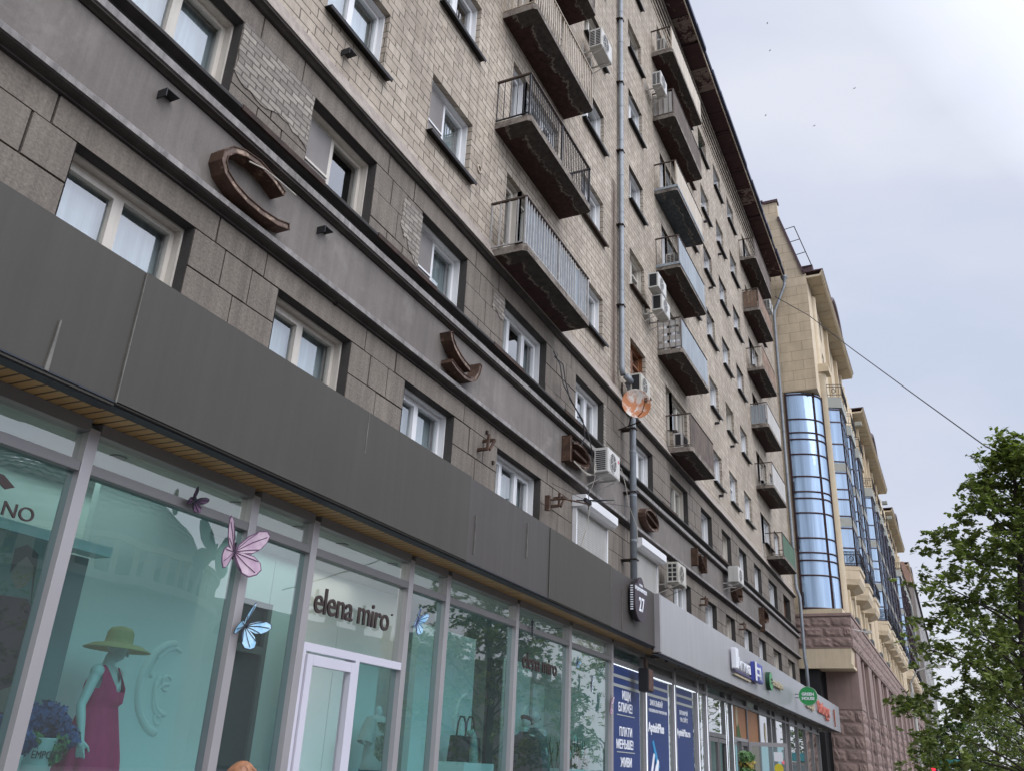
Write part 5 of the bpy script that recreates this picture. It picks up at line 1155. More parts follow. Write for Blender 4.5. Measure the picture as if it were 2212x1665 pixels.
def loft(name, rings, mat, parent=None, n=48, closed=True):
    """rings: list of functions or (z, rx, ry, cx, cy)"""
    mb = MB(); vs = []
    for rg in rings:
        for i in range(n):
            a = 2*PI*i/n; vs.append(rg(a) if callable(rg) else (rg[3]+rg[1]*math.cos(a), rg[4]+rg[2]*math.sin(a), rg[0]))
    fs = [(j*n+i, j*n+(i+1) % n, (j+1)*n+(i+1) % n, (j+1)*n+i) for j in range(len(rings)-1) for i in range(n)]
    mb.add(vs, fs); o = mb.build(name, mat, parent, smooth=True); s = o.modifiers.new('s', 'SOLIDIFY'); s.thickness = .006; s.offset = 1; return o
# mannequin in the crimson dress
CRIM = M('crimson jersey', (.62, .012, .11), .75, var=.10, vs=5, streak=.12)
STRAW = M('straw', (.42, .34, .15), .8, var=.1, vs=20, fine=.15, fs=160, bump=.3)
mq = thing('mannequin', 'white female mannequin in a crimson sleeveless dress and straw hat', 'mannequin', (5.52, 6.42, .745), R(22), 'mannequins in the shop windows')
arms = [((-.245, .03, 1.13), (-.262, -.045, .88), (.05, -.12, -1), (1, 0, 0)), ((.225, .05, 1.13), (.235, -.0, .88), (0, -.05, -1), (-1, 0, 0))]
P, hb, k = human(1.75, arms, head_pitch=R(24), head_yaw=R(18), step=.04)
me = body_mesh('body', P, MANQ, .0065); inst('body', me, mq, (0, 0, 0))
def dress_ring(t):
    # t 0 at the top edge, 1 at the hem
    def fn(a):
        ca, sa = math.cos(a), math.sin(a)              # ca: side, sa: back(+)/front(-)
        if t < .28:
            q = t/.28
            top = 1.315+.0*ca
            sm_ = lambda e0, e1, x: (lambda u_: u_*u_*(3-2*u_))(max(0, min(1, (x-e0)/(e1-e0))))
            lowz = 1.255 if sa < 0 else 1.36
            ztop = (lowz+(1.455-lowz)*sm_(.38, .60, abs(ca)))*(1-sm_(.80, .95, abs(ca)))+1.27*sm_(.80, .95, abs(ca))
            z = ztop*(1-q)+1.17*q
            zz = max(0, (z-1.30))/.15
            rx = .178*(1-.08*zz); ry = .142*(1-.72*zz**1.3); 
            if zz > .02: rx = .19-.01*zz; return (rx*ca, ry*sa-.004, z)
            if sa < 0: ry += .022*math.exp(-((abs(ca)-.5)/.35)**2)
            return (rx*ca, ry*sa, z)
        q = (t-.28)/.72; z = 1.17-q*.86
        w_ = .16+.05*min(1, q*2.2)+.10*q; dp_ = .125+.05*min(1, q*2)+.09*q
        fo = 1+.085*q*math.sin(a*9+.6*math.sin(a*2))+.03*q*math.sin(a*17)
        return (w_*ca*fo, dp_*sa*fo, z)
    return fn
loft('dress', [dress_ring(i/30) for i in range(31)], CRIM, mq, n=110)
hat = MB(); hat.lathe([(.275, -.045), (.262, -.035), (.20, -.004), (.115, .012), (.112, .05), (.108, .10), (.085, .135), (.04, .148), (0, .15)], n=40)
hat.xf(hb @ Matrix.Translation((0, .01, .125)) @ Matrix.Rotation(R(-22), 4, 'X')); o = hat.build('straw_hat', STRAW, mq, smooth=True); s_ = o.modifiers.new('s', 'SOLIDIFY'); s_.thickness = .005
# torso form in a patterned top
TEE = M('white cotton', (.50, .50, .47), .85, var=.06, vs=6); CAMO = wing('leaf print', (.06, .07, .04), (.40, .38, .26), 26); TEAL = M('teal skirt', (.04, .20, .25), .8, var=.15, vs=6, streak=.2)
mq = thing('mannequin', 'headless mannequin in a white shirt with a leaf-print front and teal skirt', 'mannequin', (9.80, 6.50, .62), R(8), 'mannequins in the shop windows')
P, hb, k = human(1.72, [((-.26, .03, 1.18), (-.27, .0, 1.14), None, None), ((.26, .03, 1.18), (.27, 0, 1.14), None, None)], legs=True)
P = [p for p in P if max((Vector(p[1]).z, Vector(p[3]).z if p[0] == 'c' else 0)) < 1.515]
inst('body', body_mesh('body', P+[('c', (0, .0, 1.42), .05, (0, -.0, 1.53), .045)], MANQ, .01), mq, (0, 0, 0))
loft('shirt', [(1.455, .075, .07, 0, 0), (1.44, .15, .085, 0, 0), (1.40, .205, .105, 0, 0), (1.34, .22, .125, 0, -.01), (1.25, .21, .135, 0, -.015), (1.1, .20, .125, 0, -.01), (.95, .22, .135, 0, -.01), (.84, .235, .15, 0, -.01)], TEE, mq)
for s in (-1, 1):
    sl = MB(); sl.tube([(s*.17, 0, 1.40), (s*.23, .01, 1.29), (s*.275, .015, 1.14)], [.075, .085, .095], 16, cap=False); o = sl.build('sleeve', TEE, mq, smooth=True)
fr_ = MB(); n = 10; vs = []
for i in range(n+1):
    for j in range(9): a = R(-150+12*i); z = 1.38-.055*j; vs.append((.212*math.cos(a), .142*math.sin(a)-.014, z))
fr_.add(vs, [(i*9+j, (i+1)*9+j, (i+1)*9+j+1, i*9+j+1) for i in range(n) for j in range(8)]); fr_.build('printed_front', CAMO, mq, smooth=True)
loft('skirt', [(.88, .20, .14, 0, 0)]+[(lambda a, z=z: ((.20+.12*(.86-z))*math.cos(a)*(1+.04*math.sin(9*a)), (.15+.1*(.86-z))*math.sin(a)*(1+.04*math.sin(9*a)), z)) for z in (.84, .7, .5, .3)], TEAL, mq)
# pair of mannequins
PLAID = wing('dark plaid', (.018, .022, .035), (.035, .035, .045), 14); DEN = M('blue green jacket', (.055, .13, .15), .8, var=.25, vs=9, streak=.2)
def coat(par, mat, wide=.0, top=1.47):
    loft('coat', [(top, .078, .075, 0, .0), (top-.015, .088, .085, 0, 0), (top-.045, .12, .09, 0, 0), (top-.085, .20+wide, .11, 0, 0), (top-.14, .245+wide, .13, 0, 0), (top-.3, .275+wide, .155, 0, 0), (top-.55, .30+wide, .175, 0, 0), (top-.85, .34+wide, .20, 0, 0)], mat, par, n=40)
m1 = thing('mannequin', 'mannequin in a dark plaid cape coat and black flat cap, nearer of the pair', 'mannequin', (14.02, 6.42, .63), R(75), 'mannequins in the shop windows')
P, hb, k = human(1.72, head_pitch=R(22), head_yaw=R(10)); inst('body', body_mesh('body', P, MANQ, .011), m1, (0, 0, 0)); coat(m1, PLAID, .06)
cp = MB(); cp.sphere((0, .02, .185), .10, .125, .045, 20, 10); cp.sphere((0, -.09, .165), .075, .06, .015, 16, 8); cp.xf(hb); cp.build('flat_cap', BLACK, m1, smooth=True)
m2 = thing('mannequin', 'mannequin in a blue-green jacket and black sunglasses, behind the caped one', 'mannequin', (14.85, 6.6, .73), R(80), 'mannequins in the shop windows')
P, hb, k = human(1.74, head_pitch=R(4), head_yaw=R(15)); inst('body', body_mesh('body', P, MANQ, .011), m2, (0, 0, 0)); coat(m2, DEN, -.02)
sg = MB(); sg.tube([(-.075, .01, .12), (-.06, -.095, .122)], .004, 5); sg.tube([(.075, .01, .12), (.06, -.095, .122)], .004, 5); sg.box(-.055, -.008, -.112, -.10, .098, .13); sg.box(.008, .055, -.112, -.10, .098, .13); sg.xf(hb); sg.build('sunglasses', BLACK, m2)
tl = MB(); tl.prism([(-.10, 1.42), (-.02, 1.15), (-.05, 1.40)], -.185, -.165, 'y'); tl.prism([(.10, 1.42), (.02, 1.15), (.05, 1.40)], -.185, -.165, 'y'); tl.build('lapels', TEE, m2)
# poster figure behind the first pane
ps = thing('poster', 'tall printed picture of a seated woman in a dark red shirt behind the leftmost pane', 'poster', (4.30, 6.25, 1.72))
MB().box(-1.0, .36, .0, .03, -1.0, 1.32).build('sheet', M('green grey print', (.14, .17, .15), .7, var=.4, vs=1.2), ps)
SKP = M('print skin', (.22, .13, .10), .7, var=.1); REDS = M('dark red print', (.10, .02, .028), .7, var=.3, vs=4)
MB().lathe([(0, 0), (.085, 0)], n=24, sy=1.5).xf(Matrix.Translation((.10, -.004, 1.05)) @ Matrix.Rotation(PI/2, 4, 'X')).build('printed_face', SKP, ps)
MB().prism([(.0, 1.02), (-.01, 1.2), (.08, 1.25), (.19, 1.2), (.21, 1.0), (.24, .8), (.18, 1.1), (.1, 1.17), (.04, 1.1)], -.008, -.004, 'y').build('printed_hair', BLACK, ps)
MB().prism([(-.35, -.2), (-.3, .6), (-.05, .85), (.2, .86), (.32, .7), (.36, .2), (.33, -.02), (.1, .02), (.05, -.2)], -.006, -.002, 'y').build('printed_shirt', REDS, ps)
MB().prism([(.0, .1), (.26, .05), (.33, .14), (.26, .24), (.12, .18)], -.01, -.0065, 'y').build('printed_hands', SKP, ps)
# handbag on its plinth
BAGM = M('black leather', (.02, .02, .025), .45, var=.2)
bg_ = thing('handbag', 'black tote handbag with a pale scarf on a white plinth', 'handbag', (11.85, 6.35, 1.60))
MB().prism([(-.36, 0), (.36, 0), (.30, .34), (-.30, .34)], -.09, .09, 'y').build('bag', BAGM, bg_, bevel=.015)
for y in (-.07, .07): MB().tube([(-.14, y, .32), (-.11, y, .52), (-.05, y, .60), (.05, y, .60), (.11, y, .52), (.14, y, .32)], .014, 8).build('handle', BAGM, bg_, smooth=True)
SCF = wing('teal print scarf', (.10, .22, .22), (.40, .46, .42), 18)
sc_ = MB(); sc_.tube([(-.02, -.09, .42), (.0, -.13, .33), (.03, -.12, .15), (.05, -.13, -.1), (.02, -.12, -.28)], [.05, .05, .07, .075, .03], 10); sc_.sphere((-.04, -.1, .38), .07, .05, .045); sc_.build('scarf', SCF, bg_, smooth=True)
pl = thing('display_plinth', 'white display plinth under the black tote', 'plinth', (11.85, 6.35, 0)); MB().box(-.45, .45, -.25, .25, .71, 1.595).build('block', PANELW, pl)
cb_ = thing('shoulder_bag', 'small olive shoulder bag at the bottom of the narrow pane beside the entrance', 'handbag', (9.75, 6.2, 1.75)); MB().sphere((0, 0, 0), .10, .05, .12).build('bag', M('olive leather', (.07, .075, .04), .5, var=.3, vs=9), cb_, smooth=True); MB().tube([(-.08, 0, .08), (-.04, 0, .25), (.04, 0, .25), (.08, 0, .08)], .006, 5).build('strap', BLACK, cb_)
# flower pot with hydrangeas
def flowers(name, centre, rad, n, mat, par, size=.022, seed=1):
    rr = random.Random(seed); mb = MB()
    for i in range(n):
        d = Vector((rr.gauss(0, 1), rr.gauss(0, 1), rr.gauss(0, 1))).normalized(); p = Vector(centre)+Vector((d.x*rad[0], d.y*rad[1], d.z*rad[2]))*rr.uniform(.68, 1.15)
        d = (d+Vector((rr.gauss(0, .45), rr.gauss(0, .45), rr.gauss(0, .45)))).normalized(); a = d.orthogonal().normalized(); b = d.cross(a); th = rr.uniform(0, PI); a, b = a*math.cos(th)+b*math.sin(th), b*math.cos(th)-a*math.sin(th)
        for q in range(4):
            e = a*math.cos(q*PI/2)+b*math.sin(q*PI/2); g_ = d.cross(e); s = size*rr.uniform(.7, 1.2)
            mb.add([p, p+e*s*.7+g_*s*.55+d*s*.2, p+e*s*1.3+d*s*.1, p+e*s*.7-g_*s*.55+d*s*.2], [(0, 1, 2, 3)])
    return mb.build(name, mat, par)
pt = thing('flower_pot', 'white flower pot of violet hydrangeas and green sprigs beside the crimson dress', 'flower pot', (4.80, 6.20, .72))
MB().lathe([(.0, .0), (.12, 0), (.175, .89), (.18, .9), (.165, .9), (.15, .85), (0, .85)], n=36).build('pot', M('pot glaze', (.58, .60, .58), .5, var=.03), pt, smooth=True)
text('EMPORIO', .075, (-.12, -.178, .76), pt, BROWNL, extrude=.002, xs=.9)
VIOL = wing('violet petals', (.045, .055, .20), (.12, .14, .36), 30); LIME = wing('green petals', (.05, .14, .05), (.18, .32, .12), 30)
for i, (cx, cy, cz, rr_) in enumerate(((-.10, -.02, 1.02, .12), (.03, -.06, 1.05, .13), (.14, 0, .98, .12), (.23, -.04, .91, .10), (-.16, .05, .95, .1))): flowers('violet_head', (cx, cy, cz), (rr_, rr_, rr_*.8), 260, VIOL, pt, .022, i)
for i, (cx, cy, cz, rr_) in enumerate(((-.08, -.12, .88, .055), (.12, -.13, .85, .07), (.10, -.14, .77, .05))): flowers('green_head', (cx, cy, cz), (rr_, rr_, rr_), 130, LIME, pt, .014, i+9)
pt = thing('flower_pot', 'white flower pot of violet hydrangeas behind the leftmost pane', 'flower pot', (4.42, 6.05, .60))
MB().lathe([(.0, .0), (.12, 0), (.175, .89), (.18, .9), (.165, .9), (.15, .85), (0, .85)], n=36).build('pot', MATS['pot glaze'], pt, smooth=True)
for i, (cx, cy, cz, rr_) in enumerate(((-.05, -.02, 1.02, .14), (.1, -.04, .98, .12))): flowers('violet_head', (cx, cy, cz), (rr_, rr_, rr_*.8), 240, VIOL, pt, .022, i+30)
# tulips
tp = thing('tulip_bed', 'low white trough of oversized white tulips at the foot of the last boutique pane', 'flowers', (16.0, 6.25, 1.30))
MB().box(-1.15, .75, -.2, .2, -.58, .28).build('trough', PANELW, tp)
rr = random.Random(3); lf = MB(); tlm = MB()
for i in range(70):
    x = rr.uniform(-1.1, .7); y = rr.uniform(-.17, .17); h = rr.uniform(.3, .7); a = rr.uniform(-.15, .15)
    lf.add([(x-.02, y, .28), (x+.02, y, .28), (x+a+.012, y, .28+h*.6), (x+a*1.6, y+.02, .28+h*.9)], [(0, 1, 2, 3)])
for i in range(24):
    x = rr.uniform(-1.05, .68); y = rr.uniform(-.18, .1); z = .28+rr.uniform(.12, .62)
    s0 = len(tlm.v); tlm.lathe([(.0, -.09), (.045, -.07), (.062, -.01), (.052, .05), (.02, .10), (0, .11)], n=8); tlm.xf(Matrix.Translation((x, y, z)) @ Matrix.Rotation(rr.uniform(-.5, .5), 4, 'Y'), s0)
lf.build('leaves', M('tulip leaf', (.02, .045, .022), .6, var=.3, vs=9), tp); tlm.build('tulip_heads', M('white tulip', (.50, .56, .50), .6, var=.15, vs=9), tp, smooth=True)
# artificial flower column at the cafe door
fc = thing('flower_column', 'column of yellow and white artificial flowers beside the cafe doorway', 'flowers', (26.75, 5.45, 0))
MB().tube([(0, .0, 0), (0, .0, 2.1)], .05, 8).build('post', BARK, fc)
YEL = wing('yellow petals', (.30, .22, .03), (.50, .42, .12), 12)
for i in range(9):
    z = .5+i*.2; flowers('bloom', (.06*math.sin(i*2.1), -.03, z), (.22, .20, .14), 90, (YEL if i % 3 else WHITEP) if i % 2 else LIME, fc, .05, 50+i)

# passer-by, only the crown of the head shows at the lower edge
SKIN = M('skin', (.48, .27, .19), .55, var=.06, vs=9); HAIR = M('light brown hair', (.26, .12, .06), .5, var=.25, vs=25, streak=.3)
pe = thing('person', 'person with light brown hair walking past the shop window, head at the lower edge', 'person', (3.96, 3.45, 0), R(-58))
P, hb, k = human(1.545, [((-.215, .10, 1.0), (-.225, .03, .79), (0, -.1, -1), (1, 0, 0)), ((.215, -.04, 1.0), (.22, -.14, .80), (0, -.2, -1), (-1, 0, 0))], step=.16)
inst('body', body_mesh('body', P, SKIN, .009), pe, (0, 0, 0))
hr = MB(); hr.sphere((0, .022, .140), .081, .100, .098, 28, 18); hr.sphere((0, .06, .09), .07, .06, .10, 24, 14)
hr.v = [tuple(Vector(v)*k) for v in hr.v]; hr.xf(Matrix.Translation(Vector((0, -.0, 1.52*k))))
rr = random.Random(8)
for i in range(420):
    a = rr.uniform(-.3, PI+.3) if i % 3 else rr.uniform(0, 2*PI); el = rr.uniform(.05, 1.45)
    d = Vector((math.cos(a)*math.cos(el), math.sin(a)*math.cos(el), math.sin(el))); c0 = Vector((0, .022*k, (1.52+.14)*k)); p0 = c0+Vector((d.x*.081, d.y*.1, d.z*.098))*k
    tdir = (Vector((0, 0, -1))+d*.4+Vector((rr.uniform(-.4, .4), rr.uniform(-.4, .4), 0))).normalized(); hr.tube([p0, p0+tdir*.02+d*.004, p0+tdir*.045], [.003, .0025, .0006], 4, cap=False)
hr.build('hair', HAIR, pe, smooth=True)
JK = M('grey jacket', (.12, .12, .13), .85, var=.1); JN = M('dark jeans', (.03, .04, .07), .85, var=.15)
def fit(prims, grow, zlo, zhi):
    o_ = []
    for p in prims:
        zc_ = Vector(p[1]).z if p[0] == 's' else (Vector(p[1]).z+Vector(p[3]).z)/2
        if zlo < zc_ < zhi: o_.append(('s', p[1], tuple(q+grow for q in p[2])) if p[0] == 's' else ('c', p[1], p[2]+grow, p[3], p[4]+grow))
    return o_
tor = [p for p in P if (p[0] == 's' and p[2][0] > .045) or (p[0] == 'c' and min(p[2], p[4]) > .022)]
inst('jacket', body_mesh('jacket', fit(tor, .018, .86*k, 1.46*k), JK, .012), pe, (0, 0, 0))
inst('trousers', body_mesh('trousers', fit(tor, .014, .12, .86*k)+[('s', Vector((0, .01, .93))*k, (.16, .12, .10))], JN, .012), pe, (0, 0, 0))
SHO = [p for p in P if p[0] == 'c' and Vector(p[1]).z < .09 and Vector(p[3]).z < .09]
inst('shoes', body_mesh('shoes', [('c', p[1], p[2]+.01, p[3], p[4]+.012) for p in SHO], BLACK, .01), pe, (0, 0, 0))

# ------------------------------------------------------------------ cream stone building next door
CB = thing('cream_stone_building', 'cream stone-clad block with a blue glazed round corner on a rough pink stone base', 'building', (49, 4.75, 0), R(-.42))
def cp_(mb, name, mat, **k): return mb.build(name, mat, CB, **k)
b = MB(); b.prism([(.0, 22.28), (0, 29.93), (.13, 29.96), (1.31, 34.3), (1.36, 35.5), (5, 35.7), (9, 35.7), (9, 22.28)], 0, .4, 'x'); cp_(b, 'side_wall', BEIGE)
cp_(MB().box(.02, .4, 1.82, 9, 9.62, 22.27), 'side_wall', BEIGE)
b = MB(); b.prism([(.06, 29.9), (1.26, 34.3), (1.40, 34.3), (.20, 29.9)], -.10, .42, 'x'); b.prism([(-.05, 29.95), (.2, 29.95), (.2, 30.1), (-.05, 30.1)], -.1, .42, 'x'); b.box(-.08, .5, 1.28, 2.2, 35.5, 35.68); b.box(-.08, .5, 2.2, 9, 35.66, 35.8); cp_(b, 'coping', COPING)
cp_(MB().add([(.4, .1, 29.96), (115, .1, 29.96), (115, 1.6, 34.3), (.4, 1.6, 34.3), (115, 12, 35), (.4, 12, 35)], [(0, 1, 2, 3), (3, 2, 4, 5)]), 'mansard_roof', COPING)
b = MB()      # roof ladder rail
b.tube([(.3, .45, 33.6), (.3, -.35, 30.6)], .03, 5)
for k in range(4): q = k/3; b.tube([(.3, .45-.8*q, 33.6-3*q), (.3, 1.15-.85*q, 33.5-3*q)], .025, 5)
cp_(b, 'roof_rail', IRON)
# front wall above the base, with openings suggested by real recesses
holes = []
SECT = [(1.9, 16.4), (23.5, 48), (55, 76), (84, 110)]
BAYX = [3.2, 8.2, 12.9, 22.8, 27.4, 31.6, 35.8, 40.0, 44.2, 54.5, 58.7, 62.9, 67.1, 71.3]
for x in BAYX:
    for z in (25.0, 27.6): holes += [(x+.3, x+1.15, z, z+1.7), (x+1.55, x+2.4, z, z+1.7)]
b = MB(); wall_grid(b, 1.42, 112, 9.6, 29.9, 0, holes, .3); reveals(b, holes, 0, .35); cp_(b, 'front_wall', BEIGES)
for a_, b_2, c_, d_ in holes: cp_(MB().add([(a_, .3, c_), (b_2, .3, c_), (b_2, .3, d_), (a_, .3, d_)], [(0, 1, 2, 3)]), 'upper_pane', BGLASS)
cp_(MB().add([(0, 0, 22.27), (1.42, 0, 22.27), (1.42, 3, 22.27), (0, 3, 22.27)], [(0, 1, 2, 3)]), 'overhang', BEIGES)
cp_(MB().box(.401, 1.43, .0, .3, 22.28, 29.93), 'front_wall', BEIGES)
cp_(MB().box(112, 112.4, 0, 12, 0, 34), 'far_end_wall', BEIGES)
# round glazed corner
def ell(a, off=0): return (1.4-(1.4+off)*math.cos(a), 1.8-(1.8+off)*math.sin(a))
na = 18; b = MB(); vs = []
for i in range(na+1): x, y = ell(PI/2*i/na); vs += [(x, y, 9.85), (x, y, 22.2)]
b.add(vs, [(2*i, 2*i+2, 2*i+3, 2*i+1) for i in range(na)]); cp_(b, 'corner_glazing', BGLASS, smooth=True)
b = MB()
for z in (22.1, 20.57, 19.75, 19.35, 18.45, 17.14, 16.26, 15.88, 15.05, 13.65, 12.85, 12.43, 11.63, 9.9):
    b.tube([(*ell(PI/2*i/na, .02), z) for i in range(na+1)], .045, 6)
for a in (0.0, PI*.30, PI*.5): x, y = ell(a, .02); b.box(x-.05, x+.05, y-.05, y+.05, 9.85, 22.25)
cp_(b, 'corner_frame', BROWNF)
b = MB()
for z0 in (16.1, 13.0, 10.0):
    for zz in (0, .35, .7): b.tube([(*ell(PI/2*i/na*.08, .16), z0+zz) for i in range(3)], .03, 5)
    x, y = ell(0, .16); b.box(x-.02, x+.02, y-.12, y-.08, z0, z0+.72)
cp_(b, 'corner_bracket', IRON)
b = MB(); b.box(.0, 1.6, -.15, 1.9, 9.62, 9.84); cp_(b, 'corner_sill', BEIGES)
# pink base: cap, rough band, beige soffit beam, piers and arcade
b = MB(); b.box(-.06, 112, -.56, 3, 9.45, 9.61); cp_(b, 'base_cap', PINKS, bevel=.02)
# rusticated blocks of the band, each bulging
def rough_blocks(name, face, u0, u1, z0, z1, rows, bw, fixed, depth=.09, seed=0):
    rr = random.Random(seed); mb = MB(); rh = (z1-z0)/rows
    for j in range(rows):
        x = u0-(rr.uniform(.3, .7)*bw if j % 2 else .0)
        while x < u1-.02:
            a, c = max(x, u0), min(x+bw, u1); x += bw
            if c-a < .08: continue
            m_x, m_z = .022, .022; nx, nz = 6, 4; vs = []
            for p in range(nx+1):
                for q in range(nz+1):
                    uu = a+m_x+(c-a-2*m_x)*p/nx; zz = z0+j*rh+m_z+(rh-2*m_z)*q/nz
                    e_ = 0 if p in (0, nx) or q in (0, nz) else depth*rr.uniform(.35, 1)
                    vs.append((uu, fixed-e_, zz) if face == 'y' else (fixed-e_, uu, zz))
            mb.add(vs, [(p*(nz+1)+q, (p+1)*(nz+1)+q, (p+1)*(nz+1)+q+1, p*(nz+1)+q+1) for p in range(nx) for q in range(nz)])
    return cp_(mb, name, PINKR)
PINKR = M('rock faced pink stone', (.235, .17, .148), .88, var=.18, vs=1.6, fine=.22, fs=9, bump=.9, dirt=(.17, .115, .105), dirt_at=(.55, .75), ds=3)
cp_(MB().box(.0, 112, -.50, 2.5, 7.85, 9.44), 'base_band', PINKS)
rough_blocks('band_blocks', 'x', -.5, 2.4, 7.88, 9.42, 3, 1.0, -.005, .07, 1)
rough_blocks('band_blocks', 'y', 0.02, 90, 7.88, 9.42, 3, 1.2, -.505, .07, 2)
cp_(MB().prism([(-.40, 7.84), (-.33, 7.1), (-.42, 7.0), (-.42, 6.86), (2.4, 6.86), (2.4, 7.84)], .02, 1.9, 'x'), 'soffit_beam', BEIGES)
cp_(MB().box(.3, 4, 1.3, 2.3, 0, 6.85), 'passage_shade_block', BLACK)  # black block fills the passage, its shade put into the colour
cp_(MB().box(1.55, 1.9, 1.15, 5, 0, 6.85), 'passage_wall', BLACK)  # coloured black for the darkness inside the passage
for i in range(15):
    x = 1.5+i*6.3
    w_ = 2.0
    cp_(MB().box(x, x+w_, -.46, 1.14, 0, 7.84), 'pier', PINKS)
    cp_(MB().box(x-.03, x+w_+.03, -.49, 1.0, 5.0, 5.35), 'pier_band', PINKS)
    rough_blocks('pier_blocks', 'y', x, x+w_, .0, 4.98, 8, 1.0, -.465, .08, 10+i)
    if i < 3: rough_blocks('pier_blocks', 'x', -.44, 1.12, .0, 4.98, 8, .95, x-.005, .07, 30+i)
    x2 = x+w_
    cp_(MB().box(x2+.02, x2+4.28, .2, .6, 0, 7.84), 'arcade_wall', PINKS)
    cp_(MB().box(x2+1.9, x2+2.4, -.40, .19, 0, 7.84), 'pilaster', PINKS)
    rough_blocks('pilaster_blocks', 'y', x2+1.9, x2+2.4, .0, 4.98, 8, .5, -.405, .06, 60+i)
    for q in (x2+.3, x2+2.6):
        cp_(MB().box(q, q+1.3, .12, .195, .8, 6.6), 'arcade_window', BGLASS)
        b = MB(); b.box(q-.08, q, .05, .19, .7, 6.7); b.box(q+1.3, q+1.38, .05, .19, .7, 6.7); b.box(q, q+1.3, .05, .19, 5.6, 5.75); b.box(q+.62, q+.68, .08, .19, .8, 5.6); cp_(b, 'arcade_frame', BROWNF)
        cp_(MB().box(q-.1, q+1.4, .0, .19, 6.25, 6.7), 'arcade_lintel', BEIGES)
# round pilasters with capitals, between the bays
for x, r_ in ((2.0, .36), (16.9, .36), (18.9, .3), (21.6, .36), (48.6, .36), (53.4, .36), (76.5, .36)):
    b = MB(); b.lathe([(r_, 9.7), (r_, 23.6), (r_*1.2, 23.7), (r_*1.2, 24.0), (r_*1.0, 24.1), (r_*.72, 24.3), (r_*.72, 29.2)], (x, .05, 0), 20)
    cp_(b, 'round_pilaster', BEIGES, smooth=True)
    b = MB(); b.box(x-r_*1.35, x+r_*1.35, -.6, .1, 23.95, 24.3); b.box(x-r_*1.2, x+r_*1.2, -.52, .1, 24.3, 24.5); cp_(b, 'capital', BEIGES)
for x in (4.9+2.4, 9.9+2.3, 14.9, 26.6, 30.9, 35.1, 39.3, 43.5, 58.0, 62.2, 66.4, 70.6): cp_(MB().box(x-.22, x+.22, -.22, 0, 9.62, 29.3), 'pilaster_strip', BEIGES)
# bay windows with corbelled feet, grey caps and iron railings
def bay(x):
    w_ = 3.3; d_ = .82; ch = .55
    base = [(x, 0), (x+ch*.7, -d_), (x+w_-ch*.7, -d_), (x+w_, 0)]
    b = MB(); b.prism(base, 12.72, 22.3, 'z'); o = cp_(b, 'bay_window', BGLASS)
    fr = MB()
    for (a, c) in zip(base, base[1:]):
        L_ = Vector((c[0]-a[0], c[1]-a[1])); nn = 3 if L_.length > 1.5 else 1
        for k in range(nn+1): p = (a[0]+L_.x*k/nn, a[1]+L_.y*k/nn); fr.box(p[0]-.035, p[0]+.035, p[1]-.03, p[1]+.04, 12.72, 22.3)
    for z in (12.75, 13.75, 14.9, 15.6, 16.6, 17.2, 18.2, 18.9, 20.0, 21.4, 22.2): fr.prism([(p[0]+(-.03 if i < 2 else .03), p[1]-.03) for i, p in enumerate(base)], z-.035, z+.035, 'z')
    fr_o = fr.build('bay_frame', BROWNF, o)
    for z in (15.0, 18.3): sp_ = MB(); sp_.prism([(p[0]+(-.015 if i < 2 else .015), p[1]-.02) for i, p in enumerate(base)], z, z+.5, 'z'); sp_.build('spandrel', GREYST, o)
    cpz = MB(); big = [(x-.1, 0), (x+ch*.7-.05, -d_-.12), (x+w_-ch*.7+.05, -d_-.12), (x+w_+.1, 0)]; cpz.prism(big, 22.31, 23.0, 'z'); cpz.build('bay_cap', GREYST, o)
    cb2 = MB(); n_ = 7
    rings = []
    for (s, z) in ((1.08, 12.71), (1.08, 12.5), (1.0, 12.45), (1.02, 12.0), (.9, 11.7), (.45, 11.45)):
        rings.append([(x+w_/2+(p[0]-x-w_/2)*min(1.04, s+.1), p[1]*s*1.1, z) for p in base])
    vs = [q for rg in rings for q in rg]; fs = [(i*4+k, i*4+k+1, (i+1)*4+k+1, (i+1)*4+k) for i in range(5) for k in range(3)]+[(0, 1, 2, 3), (23, 22, 21, 20)]
    cb2.add(vs, fs); cb2.build('corbel', BEIGES, o)
    for z0 in (12.75, 23.02):
        ir = MB()
        out_ = [(x-.02, -.05), (x+ch*.7-.08, -d_-.2), (x+w_-ch*.7+.08, -d_-.2), (x+w_+.02, -.05)]
        for zz in (.12, .62, .78): ir.tube([(p[0], p[1], z0+zz) for p in out_], .022, 5)
        for (a, c) in zip(out_, out_[1:]):
            L_ = math.hypot(c[0]-a[0], c[1]-a[1]); nn = max(2, int(L_/.16))
            for k in range(nn+1): q = k/nn; px, py = a[0]+(c[0]-a[0])*q, a[1]+(c[1]-a[1])*q; ir.box(px-.011, px+.011, py-.011, py+.011, z0+.0, z0+.78)
            for k in range(max(1, nn//4)):
                q = (k+.5)/max(1, nn//4); px, py = a[0]+(c[0]-a[0])*q, a[1]+(c[1]-a[1])*q
                ir.tube([(px+.12*math.cos(t_)*(c[0]-a[0])/L_, py+.12*math.cos(t_)*(c[1]-a[1])/L_-.03, z0+.37+.14*math.sin(t_)) for t_ in [2*PI*j/8 for j in range(9)]], .018, 4)
        ir.build('iron_railing', IRON, o)
for x in BAYX: bay(x)
